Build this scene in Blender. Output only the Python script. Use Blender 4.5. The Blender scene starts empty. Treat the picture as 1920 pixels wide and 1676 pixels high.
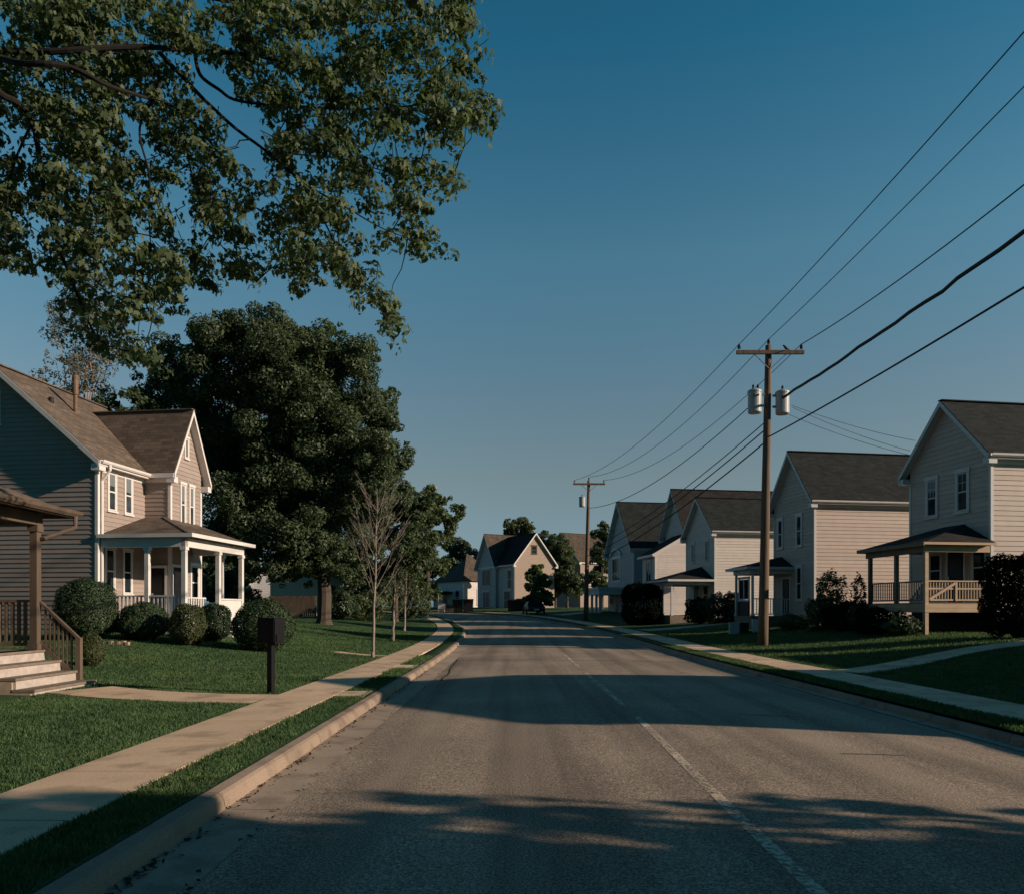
import bpy, math, random
import numpy as np
from mathutils import Vector, Matrix

C = bpy.context.scene
COL = C.collection
R = math.radians
random.seed(7)
rng = np.random.default_rng(11)

# ------------------------------------------------------------------ camera
cam = bpy.data.cameras.new("camera")
cam_o = bpy.data.objects.new("camera", cam)
COL.objects.link(cam_o)
cam_o.location = (0, 0, 1.6)
cam_o.rotation_euler = (R(90), 0, 0)
cam.sensor_width = 36
cam.lens = 26.25
cam.shift_y = 0.16
cam.clip_start = 0.1
cam.clip_end = 4000
C.camera = cam_o

# ------------------------------------------------------------------ world, sun, exposure
SUN_EL, SUN_AZ = 18.0, -14.0          # azimuth counted from +X, negative = behind the camera
sd = Vector((math.cos(R(SUN_EL)) * math.cos(R(SUN_AZ)), math.cos(R(SUN_EL)) * math.sin(R(SUN_AZ)), math.sin(R(SUN_EL))))
w = bpy.data.worlds.new("World")
C.world = w
w.use_nodes = True
nt = w.node_tree
bg = nt.nodes["Background"]
sky = nt.nodes.new("ShaderNodeTexSky")
sky.sky_type = 'NISHITA'
sky.sun_disc = False
sky.sun_elevation = R(SUN_EL)
sky.sun_rotation = R(90 - SUN_AZ)
sky.air_density = 1.0
sky.dust_density = 0.6
sky.ozone_density = 2.0
tint = nt.nodes.new("ShaderNodeMix")
tint.data_type = 'RGBA'
tint.blend_type = 'MULTIPLY'
tint.inputs[0].default_value = 1.0
tint.inputs[7].default_value = (0.55 * 4, 0.90 * 4, 0.86 * 4, 1)
nt.links.new(sky.outputs[0], tint.inputs[6])
# a clear evening sky: deep blue overhead, hazy and pale low down, dimmed to teal behind the camera to hold back fill light
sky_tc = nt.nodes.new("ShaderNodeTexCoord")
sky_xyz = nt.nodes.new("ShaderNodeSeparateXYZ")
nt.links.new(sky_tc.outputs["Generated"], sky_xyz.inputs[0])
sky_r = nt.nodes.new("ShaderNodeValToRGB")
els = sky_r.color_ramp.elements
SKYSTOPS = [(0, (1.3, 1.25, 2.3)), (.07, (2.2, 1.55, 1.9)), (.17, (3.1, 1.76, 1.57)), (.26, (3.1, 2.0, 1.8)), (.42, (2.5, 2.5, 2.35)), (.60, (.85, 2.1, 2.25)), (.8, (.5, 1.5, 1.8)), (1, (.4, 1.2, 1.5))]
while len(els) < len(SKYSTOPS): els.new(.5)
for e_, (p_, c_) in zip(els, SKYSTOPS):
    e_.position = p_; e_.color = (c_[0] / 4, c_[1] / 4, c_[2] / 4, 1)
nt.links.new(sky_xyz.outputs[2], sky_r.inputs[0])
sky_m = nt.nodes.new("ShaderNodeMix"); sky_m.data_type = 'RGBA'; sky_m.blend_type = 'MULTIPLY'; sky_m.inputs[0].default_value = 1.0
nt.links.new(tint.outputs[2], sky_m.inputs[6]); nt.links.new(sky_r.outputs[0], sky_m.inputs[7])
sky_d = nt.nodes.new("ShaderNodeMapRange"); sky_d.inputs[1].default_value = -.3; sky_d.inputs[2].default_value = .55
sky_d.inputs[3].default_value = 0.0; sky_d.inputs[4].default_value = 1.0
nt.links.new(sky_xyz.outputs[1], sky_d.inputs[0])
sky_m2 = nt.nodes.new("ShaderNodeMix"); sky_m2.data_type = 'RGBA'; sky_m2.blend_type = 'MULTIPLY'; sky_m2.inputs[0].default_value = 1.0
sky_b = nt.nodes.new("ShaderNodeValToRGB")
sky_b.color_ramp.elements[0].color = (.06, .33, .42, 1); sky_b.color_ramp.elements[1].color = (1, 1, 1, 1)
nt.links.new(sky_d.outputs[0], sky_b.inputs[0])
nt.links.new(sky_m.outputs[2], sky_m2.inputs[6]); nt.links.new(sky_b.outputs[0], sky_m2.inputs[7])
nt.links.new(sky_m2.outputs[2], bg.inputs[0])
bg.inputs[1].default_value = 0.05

sun = bpy.data.lights.new("sun", 'SUN')
sun.energy = 5.0
sun.angle = R(0.5)
sun.color = (1.0, 0.80, 0.635)
sun_o = bpy.data.objects.new("sun", sun)
COL.objects.link(sun_o)
sun_o.rotation_euler = (-sd).to_track_quat('-Z', 'Y').to_euler()
sun_o.location = (40, -10, 30)
C.view_settings.view_transform = 'Standard'
C.view_settings.look = 'None'
C.view_settings.exposure = 0.0
C.view_settings.gamma = 1.0
C.cycles.max_bounces = 6
C.cycles.diffuse_bounces = 3
C.cycles.transparent_max_bounces = 6

F, CX, HY, EYE = 1400.0, 960.0, 1145.0, 1.6
def px2x(px, Z): return (px - CX) / F * Z
def P(px, py, Z):
    return Vector(((px - CX) / F * Z, Z, EYE + (HY - py) / F * Z))

# ------------------------------------------------------------------ materials
def mk(name):
    m = bpy.data.materials.new(name)
    m.use_nodes = True
    t = m.node_tree
    b = t.nodes["Principled BSDF"]
    return m, t, b
def nd(t, kind, **kw):
    n = t.nodes.new(kind)
    for k, v in kw.items():
        setattr(n, k, v)
    return n
def mixrgb(t, fac, a, b, mode='MIX'):
    n = nd(t, "ShaderNodeMix", data_type='RGBA', blend_type=mode)
    for i, v in ((0, fac), (6, a), (7, b)):
        if hasattr(v, 'is_linked') or hasattr(v, 'links'):
            t.links.new(v, n.inputs[i])
        else:
            n.inputs[i].default_value = v if i == 0 else (*v, 1)
    return n.outputs[2]
def math_n(t, op, a, b=None, clamp=False):
    n = nd(t, "ShaderNodeMath", operation=op, use_clamp=clamp)
    for i, v in ((0, a), (1, b)):
        if v is None: continue
        if hasattr(v, 'links'): t.links.new(v, n.inputs[i])
        else: n.inputs[i].default_value = v
    return n.outputs[0]
def noise(t, scale, detail=4, coord='Object', rough=.55, stretch=None):
    tc = nd(t, "ShaderNodeTexCoord")
    n = nd(t, "ShaderNodeTexNoise")
    n.inputs["Scale"].default_value = scale
    n.inputs["Detail"].default_value = detail
    n.inputs["Roughness"].default_value = rough
    src = tc.outputs[coord]
    if stretch:
        mp = nd(t, "ShaderNodeMapping")
        mp.inputs["Scale"].default_value = stretch
        t.links.new(src, mp.inputs[0]); src = mp.outputs[0]
    t.links.new(src, n.inputs["Vector"])
    return n.outputs[0]
def ramp(t, fac, stops):
    n = nd(t, "ShaderNodeValToRGB")
    e = n.color_ramp.elements
    while len(e) < len(stops): e.new(0.5)
    for i, (p, c) in enumerate(stops):
        e[i].position = p
        e[i].color = (*c, 1) if not isinstance(c, (int, float)) else (c, c, c, 1)
    t.links.new(fac, n.inputs[0])
    return n.outputs[0]
def sc(c, k): return tuple(max(0, min(1, x * k)) for x in c)

def mat(name, col, rough=.7, var=.15, scale=6, bump=0, bscale=60, island=0, metallic=0, spec=.3, stretch=None):
    m, t, b = mk(name)
    f = noise(t, scale, stretch=stretch)
    c = ramp(t, f, [(.3, sc(col, 1 - var)), (.7, sc(col, 1 + var))])
    if island:
        g = nd(t, "ShaderNodeNewGeometry")
        v = ramp(t, g.outputs["Random Per Island"], [(0, 1 - island), (1, 1.0)])
        c = mixrgb(t, 1.0, c, v, 'MULTIPLY')
    t.links.new(c, b.inputs["Base Color"])
    b.inputs["Roughness"].default_value = rough
    b.inputs["Metallic"].default_value = metallic
    b.inputs["Specular IOR Level"].default_value = spec
    if bump:
        bn = nd(t, "ShaderNodeBump")
        bn.inputs["Strength"].default_value = bump
        bn.inputs["Distance"].default_value = 0.01
        t.links.new(noise(t, bscale, 3), bn.inputs["Height"])
        t.links.new(bn.outputs[0], b.inputs["Normal"])
    return m

def shingle(name, col):
    m, t, b = mk(name)
    uv = nd(t, "ShaderNodeTexCoord").outputs["UV"]
    br = nd(t, "ShaderNodeTexBrick")
    br.inputs["Scale"].default_value = 1.0
    br.inputs["Mortar Size"].default_value = 0.006
    br.inputs["Brick Width"].default_value = 0.32
    br.inputs["Row Height"].default_value = 0.15
    br.inputs["Color1"].default_value = (*sc(col, .78), 1)
    br.inputs["Color2"].default_value = (*sc(col, 1.3), 1)
    br.inputs["Mortar"].default_value = (*sc(col, .5), 1)
    br.inputs["Bias"].default_value = -.1
    t.links.new(uv, br.inputs["Vector"])
    f = noise(t, 1.3, 5)
    v = ramp(t, f, [(.3, .8), (.7, 1.15)])
    c = mixrgb(t, 1.0, br.outputs[0], v, 'MULTIPLY')
    g = ramp(t, noise(t, 60, 2), [(.3, .75), (.7, 1.2)])
    c = mixrgb(t, 1.0, c, g, 'MULTIPLY')
    t.links.new(c, b.inputs["Base Color"])
    b.inputs["Roughness"].default_value = .9
    b.inputs["Specular IOR Level"].default_value = .15
    bn = nd(t, "ShaderNodeBump")
    bn.inputs["Strength"].default_value = .6
    bn.inputs["Distance"].default_value = .015
    t.links.new(br.outputs["Fac"], bn.inputs["Height"])
    bn.invert = True
    t.links.new(bn.outputs[0], b.inputs["Normal"])
    return m

def leafmat(name, dark, light, trans=.35, rough=.5, patch=0):
    m, t, b = mk(name)
    g = nd(t, "ShaderNodeNewGeometry")
    f = math_n(t, 'ADD', math_n(t, 'MULTIPLY', g.outputs["Random Per Island"], .65), math_n(t, 'MULTIPLY', noise(t, .7, 3), .35))
    c = ramp(t, f, [(.12, dark), (.55, tuple((a + b_) / 2 for a, b_ in zip(dark, light))), (.9, light)])
    if patch:
        p1 = ramp(t, noise(t, .45, 4), [(.35, (.80, .88, .86)), (.52, (1, 1, 1)), (.68, (1.3, 1.12, 1.0))])
        c = mixrgb(t, 1.0, c, p1, 'MULTIPLY')
        p2 = ramp(t, noise(t, 3.2, 3), [(.35, .72), (.65, 1.22)])
        c = mixrgb(t, 1.0, c, p2, 'MULTIPLY')
    t.links.new(c, b.inputs["Base Color"])
    b.inputs["Roughness"].default_value = rough
    b.inputs["Specular IOR Level"].default_value = .06 if rough > .8 else .22
    tr = nd(t, "ShaderNodeBsdfTranslucent")
    tc = mixrgb(t, 1.0, c, (1.0, 1.15, .5), 'MULTIPLY')
    t.links.new(tc, tr.inputs[0])
    mx = nd(t, "ShaderNodeMixShader")
    mx.inputs[0].default_value = trans
    t.links.new(b.outputs[0], mx.inputs[1]); t.links.new(tr.outputs[0], mx.inputs[2])
    t.links.new(mx.outputs[0], t.nodes["Material Output"].inputs[0])
    return m

def asphalt():
    m, t, b = mk("asphalt")
    f = math_n(t, 'ADD', math_n(t, 'MULTIPLY', noise(t, 58, 2, rough=.6), .7), math_n(t, 'MULTIPLY', noise(t, 140, 1), .3))
    c = ramp(t, f, [(.34, (.10, .074, .05)), (.5, (.31, .24, .172)), (.66, (.68, .55, .42))])
    big = ramp(t, noise(t, .35, 4), [(.35, .82), (.65, 1.12)])
    c = mixrgb(t, 1, c, big, 'MULTIPLY')
    lane = ramp(t, noise(t, 1.0, 3, stretch=(1.4, .05, 1)), [(.36, .66), (.55, 1.05)])
    c = mixrgb(t, 1, c, lane, 'MULTIPLY')
    sx = nd(t, "ShaderNodeSeparateXYZ"); t.links.new(nd(t, "ShaderNodeTexCoord").outputs["Object"], sx.inputs[0])
    xw = math_n(t, 'ADD', sx.outputs[0], math_n(t, 'MULTIPLY', math_n(t, 'SUBTRACT', noise(t, .6, 3), .5), .5))
    for x0, wd, amt in ((-1.45, .34, .36), (4.42, .20, .34), (.55, .7, .16), (3.1, .6, .12)):   # oil and tyre marks along the lanes
        g_ = math_n(t, 'SUBTRACT', 1.0, math_n(t, 'DIVIDE', math_n(t, 'ABSOLUTE', math_n(t, 'SUBTRACT', xw, x0)), wd), True)
        g_ = math_n(t, 'MULTIPLY', g_, ramp(t, noise(t, .5, 5, stretch=(1, .35, 1)), [(.35, .25), (.6, 1.0)]))
        c = mixrgb(t, math_n(t, 'MULTIPLY', g_, amt), c, (.03, .027, .024))
    t.links.new(c, b.inputs["Base Color"])
    b.inputs["Roughness"].default_value = .85
    b.inputs["Specular IOR Level"].default_value = .25
    bn = nd(t, "ShaderNodeBump")
    bn.inputs["Strength"].default_value = .45
    bn.inputs["Distance"].default_value = .006
    t.links.new(noise(t, 110, 2), bn.inputs["Height"])
    t.links.new(bn.outputs[0], b.inputs["Normal"])
    return m

def concrete(name, col):
    m, t, b = mk(name)
    c = ramp(t, noise(t, .9, 5), [(.3, sc(col, .82)), (.7, sc(col, 1.1))])
    s = ramp(t, noise(t, 85, 2), [(.3, .8), (.68, 1.15)])
    c = mixrgb(t, 1, c, s, 'MULTIPLY')
    st = ramp(t, noise(t, 2.3, 7), [(.36, .60), (.5, 1.0)])
    c = mixrgb(t, .75, c, mixrgb(t, 1, c, st, 'MULTIPLY'))
    g = nd(t, "ShaderNodeNewGeometry")
    c = mixrgb(t, 1, c, ramp(t, g.outputs["Random Per Island"], [(0, .9), (1, 1.04)]), 'MULTIPLY')
    t.links.new(c, b.inputs["Base Color"])
    b.inputs["Roughness"].default_value = .85
    b.inputs["Specular IOR Level"].default_value = .2
    bn = nd(t, "ShaderNodeBump")
    bn.inputs["Strength"].default_value = .35
    bn.inputs["Distance"].default_value = .006
    t.links.new(noise(t, 70, 3), bn.inputs["Height"])
    t.links.new(bn.outputs[0], b.inputs["Normal"])
    return m

def lawnmat():
    m, t, b = mk("lawn")
    c = ramp(t, noise(t, .8, 6), [(.3, (.036, .075, .030)), (.7, (.076, .130, .054))])
    s = ramp(t, noise(t, 45, 3), [(.3, .55), (.7, 1.4)])
    c = mixrgb(t, 1, c, s, 'MULTIPLY')
    t.links.new(c, b.inputs["Base Color"])
    b.inputs["Roughness"].default_value = .95
    b.inputs["Specular IOR Level"].default_value = .1
    bn = nd(t, "ShaderNodeBump")
    bn.inputs["Strength"].default_value = 1
    bn.inputs["Distance"].default_value = .05
    t.links.new(noise(t, 30, 3), bn.inputs["Height"])
    t.links.new(bn.outputs[0], b.inputs["Normal"])
    return m

def paintmark():
    m, t, b = mk("worn_road_paint")
    f = math_n(t, 'ADD', math_n(t, 'MULTIPLY', noise(t, 22, 4), .55), math_n(t, 'MULTIPLY', noise(t, 1.1, 3), .45))
    a = ramp(t, f, [(.41, 0.0), (.555, .92)])
    b.inputs["Base Color"].default_value = (.70, .58, .43, 1)
    b.inputs["Roughness"].default_value = .8
    t.links.new(a, b.inputs["Alpha"])
    return m

def glassmat(name, col=(.012, .018, .022)):
    m, t, b = mk(name)
    c = ramp(t, noise(t, 1.5, 2), [(.35, sc(col, .6)), (.65, sc(col, 1.8))])
    t.links.new(c, b.inputs["Base Color"])
    b.inputs["Roughness"].default_value = .06
    b.inputs["Specular IOR Level"].default_value = .3
    b.inputs["IOR"].default_value = 1.22
    return m

M = dict(
    asphalt=asphalt(), concrete=concrete("concrete", (.73, .53, .35)), gutter=concrete("gutter_concrete", (.44, .345, .255)),
    curb=concrete("curb_concrete", (.33, .25, .185)), lawn=lawnmat(), mark=paintmark(),
    crack=mat("crack_tar", (.02, .018, .016), .9),
    grassb=leafmat("grass_blade", (.040, .092, .036), (.140, .218, .092), .3, .55, 1),
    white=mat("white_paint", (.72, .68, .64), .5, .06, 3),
    trimg=mat("grey_trim_paint", (.62, .62, .60), .5, .06, 3),  # one even light grey, used on every side of the houses
    sid_l=mat("taupe_siding", (.37, .30, .26), .65, .06, 2.5, island=.14),
    sid_1=mat("tan_siding", (.58, .485, .42), .65, .06, 2.5, island=.12),
    sid_2=mat("beige_siding", (.58, .48, .41), .65, .06, 2.5, island=.12),
    sid_3=mat("cream_siding", (.70, .63, .57), .65, .05, 2.5, island=.10),
    sid_4=mat("pale_siding", (.68, .62, .57), .65, .05, 2.5, island=.10),
    sid_5=mat("grey_siding", (.46, .46, .46), .65, .05, 2.5, island=.10),
    sid_6=mat("stucco", (.37, .285, .23), .8, .08, 3),
    roof_l=shingle("brown_shingles", (.15, .115, .088)),
    roof_r=shingle("charcoal_shingles", (.027, .032, .031)),
    roof_b=shingle("black_shingles", (.035, .032, .03)),
    roof_n=shingle("umber_shingles", (.11, .085, .066)),
    wood=mat("stained_wood", (.115, .085, .062), .7, .25, 4, stretch=(1, 1, .2)),
    newwood=mat("new_lumber", (.50, .36, .235), .7, .15, 5, stretch=(.3, .3, 1)),
    deckdark=mat("weathered_shade_lumber", (.20, .16, .125), .75, .2, 5),
    pole=mat("pole_wood", (.155, .105, .07), .85, .35, 5, .5, 30, stretch=(3, 3, .15)),
    glass=glassmat("window_glass"), glass2=glassmat("window_glass_curtained", (.035, .045, .052)),
    blind=mat("window_blind", (.17, .19, .20), .5, .1, 14, stretch=(.2, .2, 6)),
    black=mat("black_paint", (.004, .004, .005), .6, .1, 5),
    dark=mat("dark_plastic", (.009, .010, .011), .5, .2, 5),
    tank=mat("grey_enamel", (.42, .44, .44), .45, .08, 6),
    steel=mat("galvanised_steel", (.35, .35, .34), .4, .1, 6, metallic=.6),
    wire=mat("black_wire", (.012, .013, .014), .6, .05, 5),
    ceramic=mat("brown_insulator", (.035, .025, .02), .3, .1, 8),
    copper=mat("rust_pipe", (.16, .095, .06), .6, .25, 8),
    bark=mat("bark", (.085, .065, .05), .9, .35, 9, .8, 30, stretch=(3, 3, .4)),
    barkl=mat("pale_bark", (.34, .25, .19), .85, .25, 9, .4, 30),
    twig=mat("grey_twig_bark", (.27, .22, .185), .85, .25, 9, .4, 30),
    barkd=mat("dark_bark", (.016, .013, .011), .9, .3, 9),
    maple=leafmat("maple_leaf", (.048, .080, .038), (.175, .215, .105), .40, .5),
    leaf1=leafmat("dense_leaf", (.036, .062, .034), (.140, .178, .095), .36, .45),
    leaf2=leafmat("mid_leaf", (.050, .080, .036), (.17, .20, .095), .3, .4),
    leafs=leafmat("spring_leaf", (.075, .115, .05), (.22, .27, .12), .45, .45),
    leaf3=leafmat("grey_leaf", (.10, .10, .085), (.28, .265, .21), .3),
    box=leafmat("boxwood_leaf", (.020, .046, .022), (.070, .105, .048), .18),
    boxl=leafmat("pale_boxwood_leaf", (.035, .052, .022), (.12, .135, .055), .2),  # paler, yellower boxwood tone
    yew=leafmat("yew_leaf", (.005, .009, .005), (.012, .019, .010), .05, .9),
    brick=mat("border_stone", (.42, .27, .21), .85, .25, 9, .4, 20),
    mulch=mat("mulch", (.11, .07, .05), .95, .4, 30, .8, 30),
    riser=mat("worn_riser_paint", (.46, .40, .35), .7, .18, 7),
    signw=mat("sign_white", (.78, .74, .70), .5, .04, 3),
    green=mat("green_plaque", (.05, .16, .11), .5, .1, 6),
    car=mat("car_paint", (.02, .022, .026), .25, .05, 3, spec=.5),
    litter=mat("leaf_litter", (.07, .05, .035), .9, .4, 20, island=.5),
    red=mat("tail_lamp", (.25, .02, .015), .3, .1, 5),
)

# ------------------------------------------------------------------ mesh helpers
class MB:
    def __init__(s): s.v = []; s.f = []
    def face(s, pts):
        i = len(s.v); s.v += [tuple(p) for p in pts]; s.f.append(tuple(range(i, i + len(pts))))
    def mesh(s, verts, faces):
        i = len(s.v); s.v += [tuple(p) for p in verts]; s.f += [tuple(a + i for a in f) for f in faces]
    def box(s, x0, x1, y0, y1, z0, z1):
        s.mesh([(x0, y0, z0), (x1, y0, z0), (x1, y1, z0), (x0, y1, z0), (x0, y0, z1), (x1, y0, z1), (x1, y1, z1), (x0, y1, z1)],
               [(3, 2, 1, 0), (4, 5, 6, 7), (0, 1, 5, 4), (1, 2, 6, 5), (2, 3, 7, 6), (3, 0, 4, 7)])
    def beam(s, a, b, w, h, up=(0, 0, 1)):
        a = Vector(a); b = Vector(b); d = (b - a).normalized(); u = Vector(up)
        sx = d.cross(u)
        if sx.length < 1e-4: sx = d.cross(Vector((1, 0, 0)))
        sx.normalize(); uz = sx.cross(d).normalized()
        vs = []
        for p in (a, b):
            for i, j in ((-1, -1), (1, -1), (1, 1), (-1, 1)):
                vs.append(p + sx * (i * w / 2) + uz * (j * h / 2))
        s.mesh(vs, [(3, 2, 1, 0), (4, 5, 6, 7), (0, 1, 5, 4), (1, 2, 6, 5), (2, 3, 7, 6), (3, 0, 4, 7)])
    def tube(s, pts, rad, n=8, cap=True):
        pts = [Vector(p) for p in pts]
        if not hasattr(rad, '__len__'): rad = [rad] * len(pts)
        vs = []; fs = []
        prev = None
        for i, p in enumerate(pts):
            d = (pts[min(i + 1, len(pts) - 1)] - pts[max(i - 1, 0)]).normalized()
            if prev is None:
                a = d.orthogonal().normalized()
            else:
                a = (prev - d * prev.dot(d)).normalized()
            prev = a
            b = d.cross(a)
            for k in range(n):
                t = 2 * math.pi * k / n
                vs.append(p + (a * math.cos(t) + b * math.sin(t)) * rad[i])
        for i in range(len(pts) - 1):
            for k in range(n):
                fs.append((i * n + k, i * n + (k + 1) % n, (i + 1) * n + (k + 1) % n, (i + 1) * n + k))
        if cap:
            fs.append(tuple(range(n))[::-1]); fs.append(tuple((len(pts) - 1) * n + k for k in range(n)))
        s.mesh(vs, fs)
    def lathe(s, prof, n=16, c=(0, 0, 0)):
        vs = []; fs = []
        for r, z in prof:
            for k in range(n):
                t = 2 * math.pi * k / n
                vs.append((c[0] + r * math.cos(t), c[1] + r * math.sin(t), c[2] + z))
        for i in range(len(prof) - 1):
            for k in range(n):
                fs.append((i * n + k, i * n + (k + 1) % n, (i + 1) * n + (k + 1) % n, (i + 1) * n + k))
        fs.append(tuple(range(n))[::-1]); fs.append(tuple((len(prof) - 1) * n + k for k in range(n)))
        s.mesh(vs, fs)
    def build(s, name, material, parent=None, uv=False, smooth=False, bevel=0):
        me = bpy.data.meshes.new(name)
        me.from_pydata(s.v, [], s.f)
        me.materials.append(material)
        if uv:
            l = me.uv_layers.new()
            for p in me.polygons:
                n = p.normal
                h = Vector((0, 0, 1)).cross(n)
                if h.length < 1e-3: h = Vector((1, 0, 0))
                h.normalize(); vv = n.cross(h)
                for li in p.loop_indices:
                    co = me.vertices[me.loops[li].vertex_index].co
                    l.data[li].uv = (co.dot(h), co.dot(vv))
        if smooth: me.shade_smooth()
        o = bpy.data.objects.new(name, me)
        COL.objects.link(o)
        if parent is not None: o.parent = parent
        if bevel:
            bv = o.modifiers.new("bevel", 'BEVEL'); bv.width = bevel; bv.segments = 2; bv.limit_method = 'ANGLE'
        return o

def tag(o, label, cat, group=None, kind=None):
    if label: o["label"] = label
    if cat: o["category"] = cat
    if group: o["group"] = group
    if kind: o["kind"] = kind
    return o
def empty(name, loc, rz=0, label=None, cat=None, group=None):
    o = bpy.data.objects.new(name, None)
    COL.objects.link(o)
    o.location = loc; o.rotation_euler = (0, 0, rz)
    o.empty_display_size = .3
    return tag(o, label, cat, group)
def struct(o):
    o["kind"] = "structure"; return o
def copy_tree(o, parent=None):
    c = o.copy(); COL.objects.link(c); c.parent = parent
    for ch in list(o.children): copy_tree(ch, c)
    return c

# ------------------------------------------------------------------ road centreline and terrain
def catmull(pts, n=24):
    out = []
    p = [np.array(q, float) for q in pts]
    for i in range(1, len(p) - 2):
        for k in range(n):
            t = k / n
            out.append(.5 * ((2 * p[i]) + (-p[i - 1] + p[i + 1]) * t + (2 * p[i - 1] - 5 * p[i] + 4 * p[i + 1] - p[i + 2]) * t * t
                             + (-p[i - 1] + 3 * p[i] - 3 * p[i + 1] + p[i + 2]) * t ** 3))
    return np.array(out)
CLP = catmull([(1.85, -80), (1.85, -60), (1.85, -40), (1.85, -20), (1.85, 0), (1.85, 15), (1.85, 28), (1.70, 38), (1.10, 48), (-.6, 60), (-3.4, 72),
               (-8, 83), (-16, 92), (-28, 98), (-45, 102), (-80, 106), (-130, 108)], 24)
seg = np.diff(CLP, axis=0)
tan_ = np.gradient(CLP, axis=0); tan_ /= np.linalg.norm(tan_, axis=1)[:, None]
nrm_ = np.stack([tan_[:, 1], -tan_[:, 0]], 1)         # to the right
STA = np.concatenate([[0], np.cumsum(np.linalg.norm(seg, axis=1))])
EY = ([-100, 15, 22, 30, 40, 50, 62, 74, 90, 105, 150, 260, 600, 2500], [0, 0, 0.0, .04, .2, .42, .74, 1.1, 1.5, 1.7, 2.0, 2.4, 3, 3])
_yy = np.linspace(-100, 2500, 26001); _ee = np.interp(_yy, *EY)
_k = np.ones(61) / 61; _ee = np.convolve(np.pad(_ee, 30, mode='edge'), _k, 'valid')
def elev(y): return np.interp(y, _yy, _ee)
def sdist(x, y):
    x = np.asarray(x, float).ravel(); y = np.asarray(y, float).ravel()
    d = np.empty(len(x))
    near = y < 26
    d[near] = x[near] - 1.85
    idx = np.where(~near)[0]
    for a in range(0, len(idx), 4000):
        ii = idx[a:a + 4000]
        dx = x[ii, None] - CLP[None, :, 0]; dy = y[ii, None] - CLP[None, :, 1]
        q = dx * dx + dy * dy
        j = q.argmin(1)
        r = np.arange(len(ii))
        s = dx[r, j] * nrm_[j, 0] + dy[r, j] * nrm_[j, 1]
        d[ii] = np.where(s < 0, -1, 1) * np.sqrt(q[r, j])
    return d
def sst(t): t = np.clip(t, 0, 1); return t * t * (3 - 2 * t)
def lawn(d, y):
    RL = np.interp(y, [0, 10, 15, 24, 40, 70, 100], [.10, .12, .2, .66, .62, .5, .3])
    RR = np.interp(y, [0, 10, 20, 30, 60, 100], [.5, .55, .58, .62, .55, .3])
    l = sst((-d - 5.9) / 9.0) * RL; r = sst((d - 5.9) / 9.5) * RR
    return .14 + np.where(d < 0, l, r)
def gz(x, y):
    d = sdist(x, y); y = np.asarray(y, float).ravel()
    return elev(y) + lawn(d, y)
def g1(x, y): return float(gz([x], [y])[0])

def ribbon(mb, prof, s0=None, s1=None, gap=None, gapw=.008, ez=True):
    """extrude a (d,z) profile along the centreline between stations"""
    s0 = STA[0] if s0 is None else s0; s1 = STA[-1] if s1 is None else s1
    cuts = [(s0, s1)]
    if gap:
        cuts = []; s = s0
        while s < s1 - .05:
            cuts.append((s + gapw / 2, min(s + gap, s1) - gapw / 2)); s += gap
    for a, b in cuts:
        n = max(2, int((b - a) / 1.2) + 1)
        st = np.linspace(a, b, n)
        cx = np.interp(st, STA, CLP[:, 0]); cy = np.interp(st, STA, CLP[:, 1])
        nx = np.interp(st, STA, nrm_[:, 0]); ny = np.interp(st, STA, nrm_[:, 1])
        vs = []; fs = []; m = len(prof)
        for i in range(n):
            for d, z in prof:
                x = cx[i] + nx[i] * d; y = cy[i] + ny[i] * d
                zz = float(elev(cy[i])) + (z if not callable(z) else float(z(d, y)))
                vs.append((x, y, zz))
        for i in range(n - 1):
            for k in range(m - 1):
                fs.append((i * m + k, i * m + k + 1, (i + 1) * m + k + 1, (i + 1) * m + k))
        if gap:
            fs.append(tuple(range(m))); fs.append(tuple((n - 1) * m + k for k in range(m)))
        mb.mesh(vs, fs)
def sta_at_y(y): return float(np.interp(y, CLP[:, 1], STA))

# ground sheet
def axis(parts):
    out = []
    for a, b, st in parts: out += list(np.arange(a, b, st))
    return np.array(out)
gx = axis([(-1500, -300, 150), (-300, -60, 20), (-60, -24, 3), (-24, 24, .6), (24, 60, 3), (60, 300, 20), (300, 1501, 150)])
gy = axis([(-70, -10, 5), (-10, 70, .6), (70, 120, 1.2), (120, 200, 8), (200, 600, 50), (600, 2401, 200)])
GX, GY = np.meshgrid(gx, gy)
dd = sdist(GX, GY)
zz = elev(GY.ravel()) + lawn(dd, GY.ravel())
zz = np.where(np.abs(dd) < 7.0, zz - .3 * sst((7.0 - np.abs(dd)) / .6), zz)
V = np.stack([GX.ravel(), GY.ravel(), zz], 1)
nx_, ny_ = len(gx), len(gy)
I = np.arange(nx_ * ny_).reshape(ny_, nx_)
Fq = np.stack([I[:-1, :-1], I[:-1, 1:], I[1:, 1:], I[1:, :-1]], -1).reshape(-1, 4)
mb = MB(); mb.v = V.tolist(); mb.f = Fq.tolist()
struct(mb.build("ground", M['lawn'], smooth=True))
for nm, sg in (("verge_left", -1), ("verge_right", 1)):
    mb = MB()
    ds = [4.32 if sg < 0 else 4.228, 4.80, 4.90, 5.82, 5.90, 6.3, 6.8, 7.3, 7.8, 8.3]
    prof = [(sg * d, (lambda dd_, yy_, k=(-.08 if d > 8 or 4.85 < d < 5.85 else .012): float(lawn(np.array([dd_]), np.array([yy_]))[0]) + k)) for d in ds]
    ribbon(mb, prof)
    struct(mb.build(nm, M['lawn'], smooth=True))
mb = MB(); ribbon(mb, [(d, .045 * (1 - (d / 3.8) ** 2)) for d in np.linspace(-3.72, 3.97, 13)])
struct(mb.build("road", M['asphalt'], smooth=True))
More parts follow.
